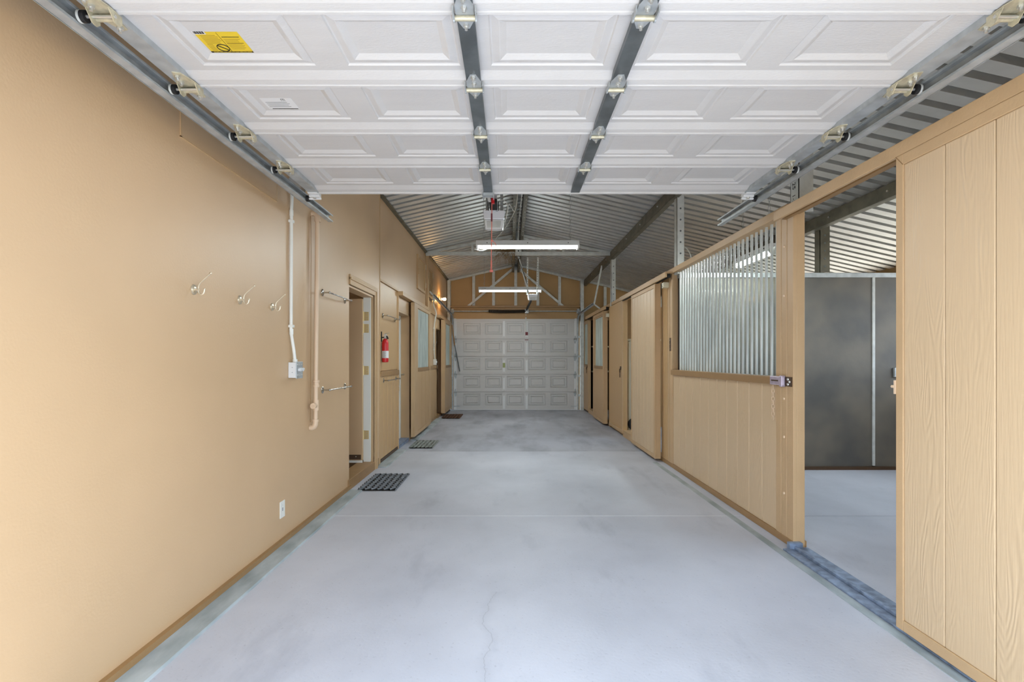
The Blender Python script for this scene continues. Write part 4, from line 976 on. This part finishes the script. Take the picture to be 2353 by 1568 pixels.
obj('coupling', MB().lathe((xp, 4.190, 1.075), (0, 0, 1), [(.021, 0), (.025, .004), (.025, .018), (.021, .022), (.021, .038), (.026, .042), (.026, .055), (.02, .06)], 14), 'pipe', wpz, smooth=True)
obj('tee', MB().cyl((xp, 4.182, .89), (xp, 4.183, .975), .0225, 14).cyl((xp, 4.182, .93), (xp, 4.130, .93), .020, 14), 'pipe', wpz, smooth=True)
obj('plug', MB().cyl((xp, 4.133, .93), (xp, 4.120, .93), .024, 8).cyl((xp, 4.121, .93), (xp, 4.110, .93), .010, 4), 'pipe', wpz)
obj('ground_wire', MB().tube(smoothpath([(XL+.012, 4.160, 2.44), (XL+.02, 4.145, 2.2), (XL+.02, 4.140, 1.2), (XL+.016, 4.145, .80)], 5), .0025, 5), 'dtrim', wpz)

# fire extinguisher
fe = thing('fire_extinguisher', (XS+.05, 6.49, 1.26), 'red fire extinguisher with white label hung on left wall', 'fire extinguisher')
fx, fy = XS+.062, 6.52
obj('cylinder', MB().lathe((fx, fy, 1.262), (0, 0, 1), [(.030, 0), (.038, .004), (.0405, .014), (.0405, .235), (.037, .262), (.026, .284), (.015, .294), (.014, .300)], 20), 'red', fe, smooth=True)
obj('label', MB().lathe((fx, fy, 1.315), (0, 0, 1), [(.0409, 0), (.0410, .001), (.0410, .088), (.0409, .089)], 20), 'paper', fe, smooth=True)
lp = MB()
for i in range(9): lp.box(fx-.022+.004*(i % 3), fx+.022-.005*((i*2) % 3), fy-.0413-.0, fy-.0405, 1.325+i*.0085, 1.328+i*.0085)
obj('label_print', lp, 'inkg', fe)
obj('valve', MB().cyl((fx, fy, 1.555), (fx, fy, 1.60), .015, 12).box(fx-.012, fx+.012, fy-.016, fy+.02, 1.585, 1.615), 'galvw', fe, smooth=True)
obj('gauge', MB().cyl((fx, fy-.014, 1.597), (fx, fy-.024, 1.597), .015, 14), 'bolt', fe, smooth=True)
obj('handle', MB().bar((fx-.005, fy, 1.618), (fx+.052, fy, 1.628), .018, .005).bar((fx-.005, fy, 1.602), (fx+.045, fy, 1.590), .018, .005), 'galv', fe)
obj('nozzle', MB().cyl((fx+.02, fy-.004, 1.59), (fx+.034, fy-.006, 1.555), .008, 10, .012), 'black', fe, smooth=True)
obj('bracket', MB().box(XS+.012, XS+.018, fy-.02, fy+.02, 1.52, 1.645).box(XS+.012, fx-.01, fy-.008, fy+.008, 1.565, 1.58), 'black', fe)

# second conduit by the far doorway
c2 = thing('electrical_conduit', (XS+.02, 11.0, 1.25), 'thin white cable conduit between the far left doors', 'conduit')
obj('pipe', MB().tube(smoothpath([(XS+.02, 10.95, 2.55), (XS+.03, 10.9, 2.42), (XS+.05, 11.1, 2.28), (XS+.045, 11.0, 2.15), (XS+.02, 11.0, 1.95), (XS+.02, 11.0, 1.45), (XS+.03, 11.05, 1.30)], 6), .012, 8), 'jamb', c2, smooth=True)
for z in (1.95, 1.5): box('pipe_strap', (XS, XS+.034, 10.975, 11.025, z-.01, z+.01), 'jamb', c2)
box('top_box', (XS, XS+.05, 10.9, 11.0, 2.54, 2.62), 'jamb', c2, bevel=.004)
obj('loose_wire', MB().tube(smoothpath([(XS+.02, 11.0, 1.60), (XS+.04, 10.85, 1.63), (XS+.03, 10.72, 1.58), (XS+.05, 10.88, 1.57), (XS+.06, 11.1, 1.68)], 5), .003, 5), 'wire', c2)
sb = thing('switch_box', (XS, 11.05, 1.18), 'small white switch box between the far left doors', 'switch')
box('box', (XS+.002, XS+.06, 11.0, 11.1, 1.18, 1.30), 'jamb', sb, bevel=.004); box('switch', (XS+.06, XS+.075, 11.03, 11.07, 1.22, 1.26), 'plastic', sb, bevel=.003)

# pole against the far track
pl = thing('leaning_pole', (-1.29, 13.2, .99), 'thin pole, wooden above and grey below, hanging beside far door', 'pole')
pa, pb, pc_ = Vector((-1.47, 13.235, 2.18)), Vector((-1.41, 13.30, 1.66)), Vector((-1.285, 13.36, .99))
obj('wooden_part', MB().cyl(pa, pb, .014, 10), 'wood', pl, smooth=True); obj('grey_part', MB().cyl(pb, pc_, .012, 10), 'stile', pl, smooth=True)

# ------------------------------------------------------------------ door mats of woven rubber
def mat_thing(x0, x1, y0, y1, rows, matn, label, nper):
    t = thing('door_mat', ((x0+x1)/2, (y0+y1)/2, .0), label, 'mat', 'woven rubber door mats')
    dy = (y1-y0)/rows; per = (x1-x0)/nper; f = None; n = nper*4
    for r in range(rows):
        yc = y0+dy*(r+.5)
        if f is None:
            pts = [(x0+(x1-x0)*i/n, yc+dy*.62*(abs(((i+1) % 4)-2)-1), .017+.004*math.sin(PI*i/2)) for i in range(n+1)]
            f = obj('strand', MB().tube(pts, .0088, 6), matn, t, smooth=True); f0 = f.location.copy()
        else: again(f, (f0.x+t.location.x, f0.y+t.location.y+dy*r, f0.z+t.location.z), t)
    box('backing', (x0+.005, x1-.005, y0, y1, .001, .005), 'black', t)  # added black sheet: deep shade in the gaps between strands, put into colour
    for i in (0, nper): obj('cross_cord', MB().tube([(x0+per*i, y0-.01, .010), (x0+per*i, (y0+y1)/2, .008), (x0+per*i, y1+.01, .010)], .006, 6), matn, t, smooth=True)
    return t
mat_thing(-1.50, -1.13, 5.15, 5.86, 10, 'matg', 'nearest grey woven rubber mat, at the first left doorway', 6)
mat_thing(-1.47, -1.13, 7.6, 8.26, 9, 'mats', 'middle pale grey woven rubber mat, at the second left doorway', 6)
mat_thing(-1.50, -1.10, 11.4, 12.2, 9, 'matb', 'brown woven rubber mat near the far garage door', 6)

# ------------------------------------------------------------------ things glimpsed in the store
fr = thing('storage_cabinet', (2.4, 9.2, 0), 'cream storage cabinet glimpsed through the store door gap', 'cabinet')
box('body', (2.06, 2.62, 9.1, 9.65, .06, 1.62), 'cream', fr, bevel=.015); box('lid', (2.05, 2.63, 9.09, 9.66, 1.62, 1.655), 'cream', fr, bevel=.008)
box('base', (2.08, 2.60, 9.12, 9.63, 0, .06), 'black', fr)
wh = thing('black_wheel', (2.03, 8.6, 0), 'small black wheel on the floor in the store door gap', 'wheel')
obj('tyre', MB().tube([(2.10+.075*math.cos(a), 8.86, .20+.075*math.sin(a)) for a in [2*PI*k/20 for k in range(20)]], .03, 8, True), 'black', wh, smooth=True)
obj('hub', MB().cyl((2.10, 8.84, .20), (2.10, 8.88, .20), .05, 14), 'stile', wh, smooth=True)
box('foot', (2.06, 2.14, 8.83, 8.89, 0, .105), 'black', wh)

# ------------------------------------------------------------------ loose cables
cb = thing('white_cable', (.2, 6, 3.5), 'white cables drooping from the ridge beam to the opener', 'cable')
obj('run', MB().tube(smoothpath([(.19, 4.0, 3.50), (.16, 5.2, 3.45), (.10, 6.0, 3.28), (.06, 6.45, 3.13), (-.02, 5.9, 3.06), (-.05, 5.28, 2.66)], 7), .0045, 5), 'wire', cb, smooth=True)
obj('run', MB().tube(smoothpath([(.06, 6.45, 3.13), (-.05, 6.5, 2.95), (-.18, 6.5, 2.80), (-.24, 6.52, 2.72), (-.34, 6.5, 2.655), (-.44, 6.45, 2.66)], 7), .0045, 5), 'wire', cb, smooth=True)
obj('run', MB().tube(smoothpath([(-.115, 4.7, 2.72), (-.06, 4.75, 2.75), (-.02, 4.85, 2.72), (-.035, 5.0, 2.67), (-.05, 5.1, 2.64)], 7), .0035, 5), 'wire', cb, smooth=True)
obj('run', MB().tube(smoothpath([(.15, 9.9, 3.40), (.14, 8.5, 3.50), (.16, 6.5, 3.50), (.15, 4.5, 3.52)], 6), .005, 5), 'wire', cb, smooth=True)
ca = thing('white_cable', (1.98, 6.2, 2.4), 'short white cable curling out behind the steel post by grille', 'cable')
obj('run', MB().tube(smoothpath([(2.03, 6.2, 2.62), (2.08, 6.2, 2.63), (2.14, 6.2, 2.54), (2.16, 6.2, 2.36)], 6), .006, 6), 'wire', ca, smooth=True)
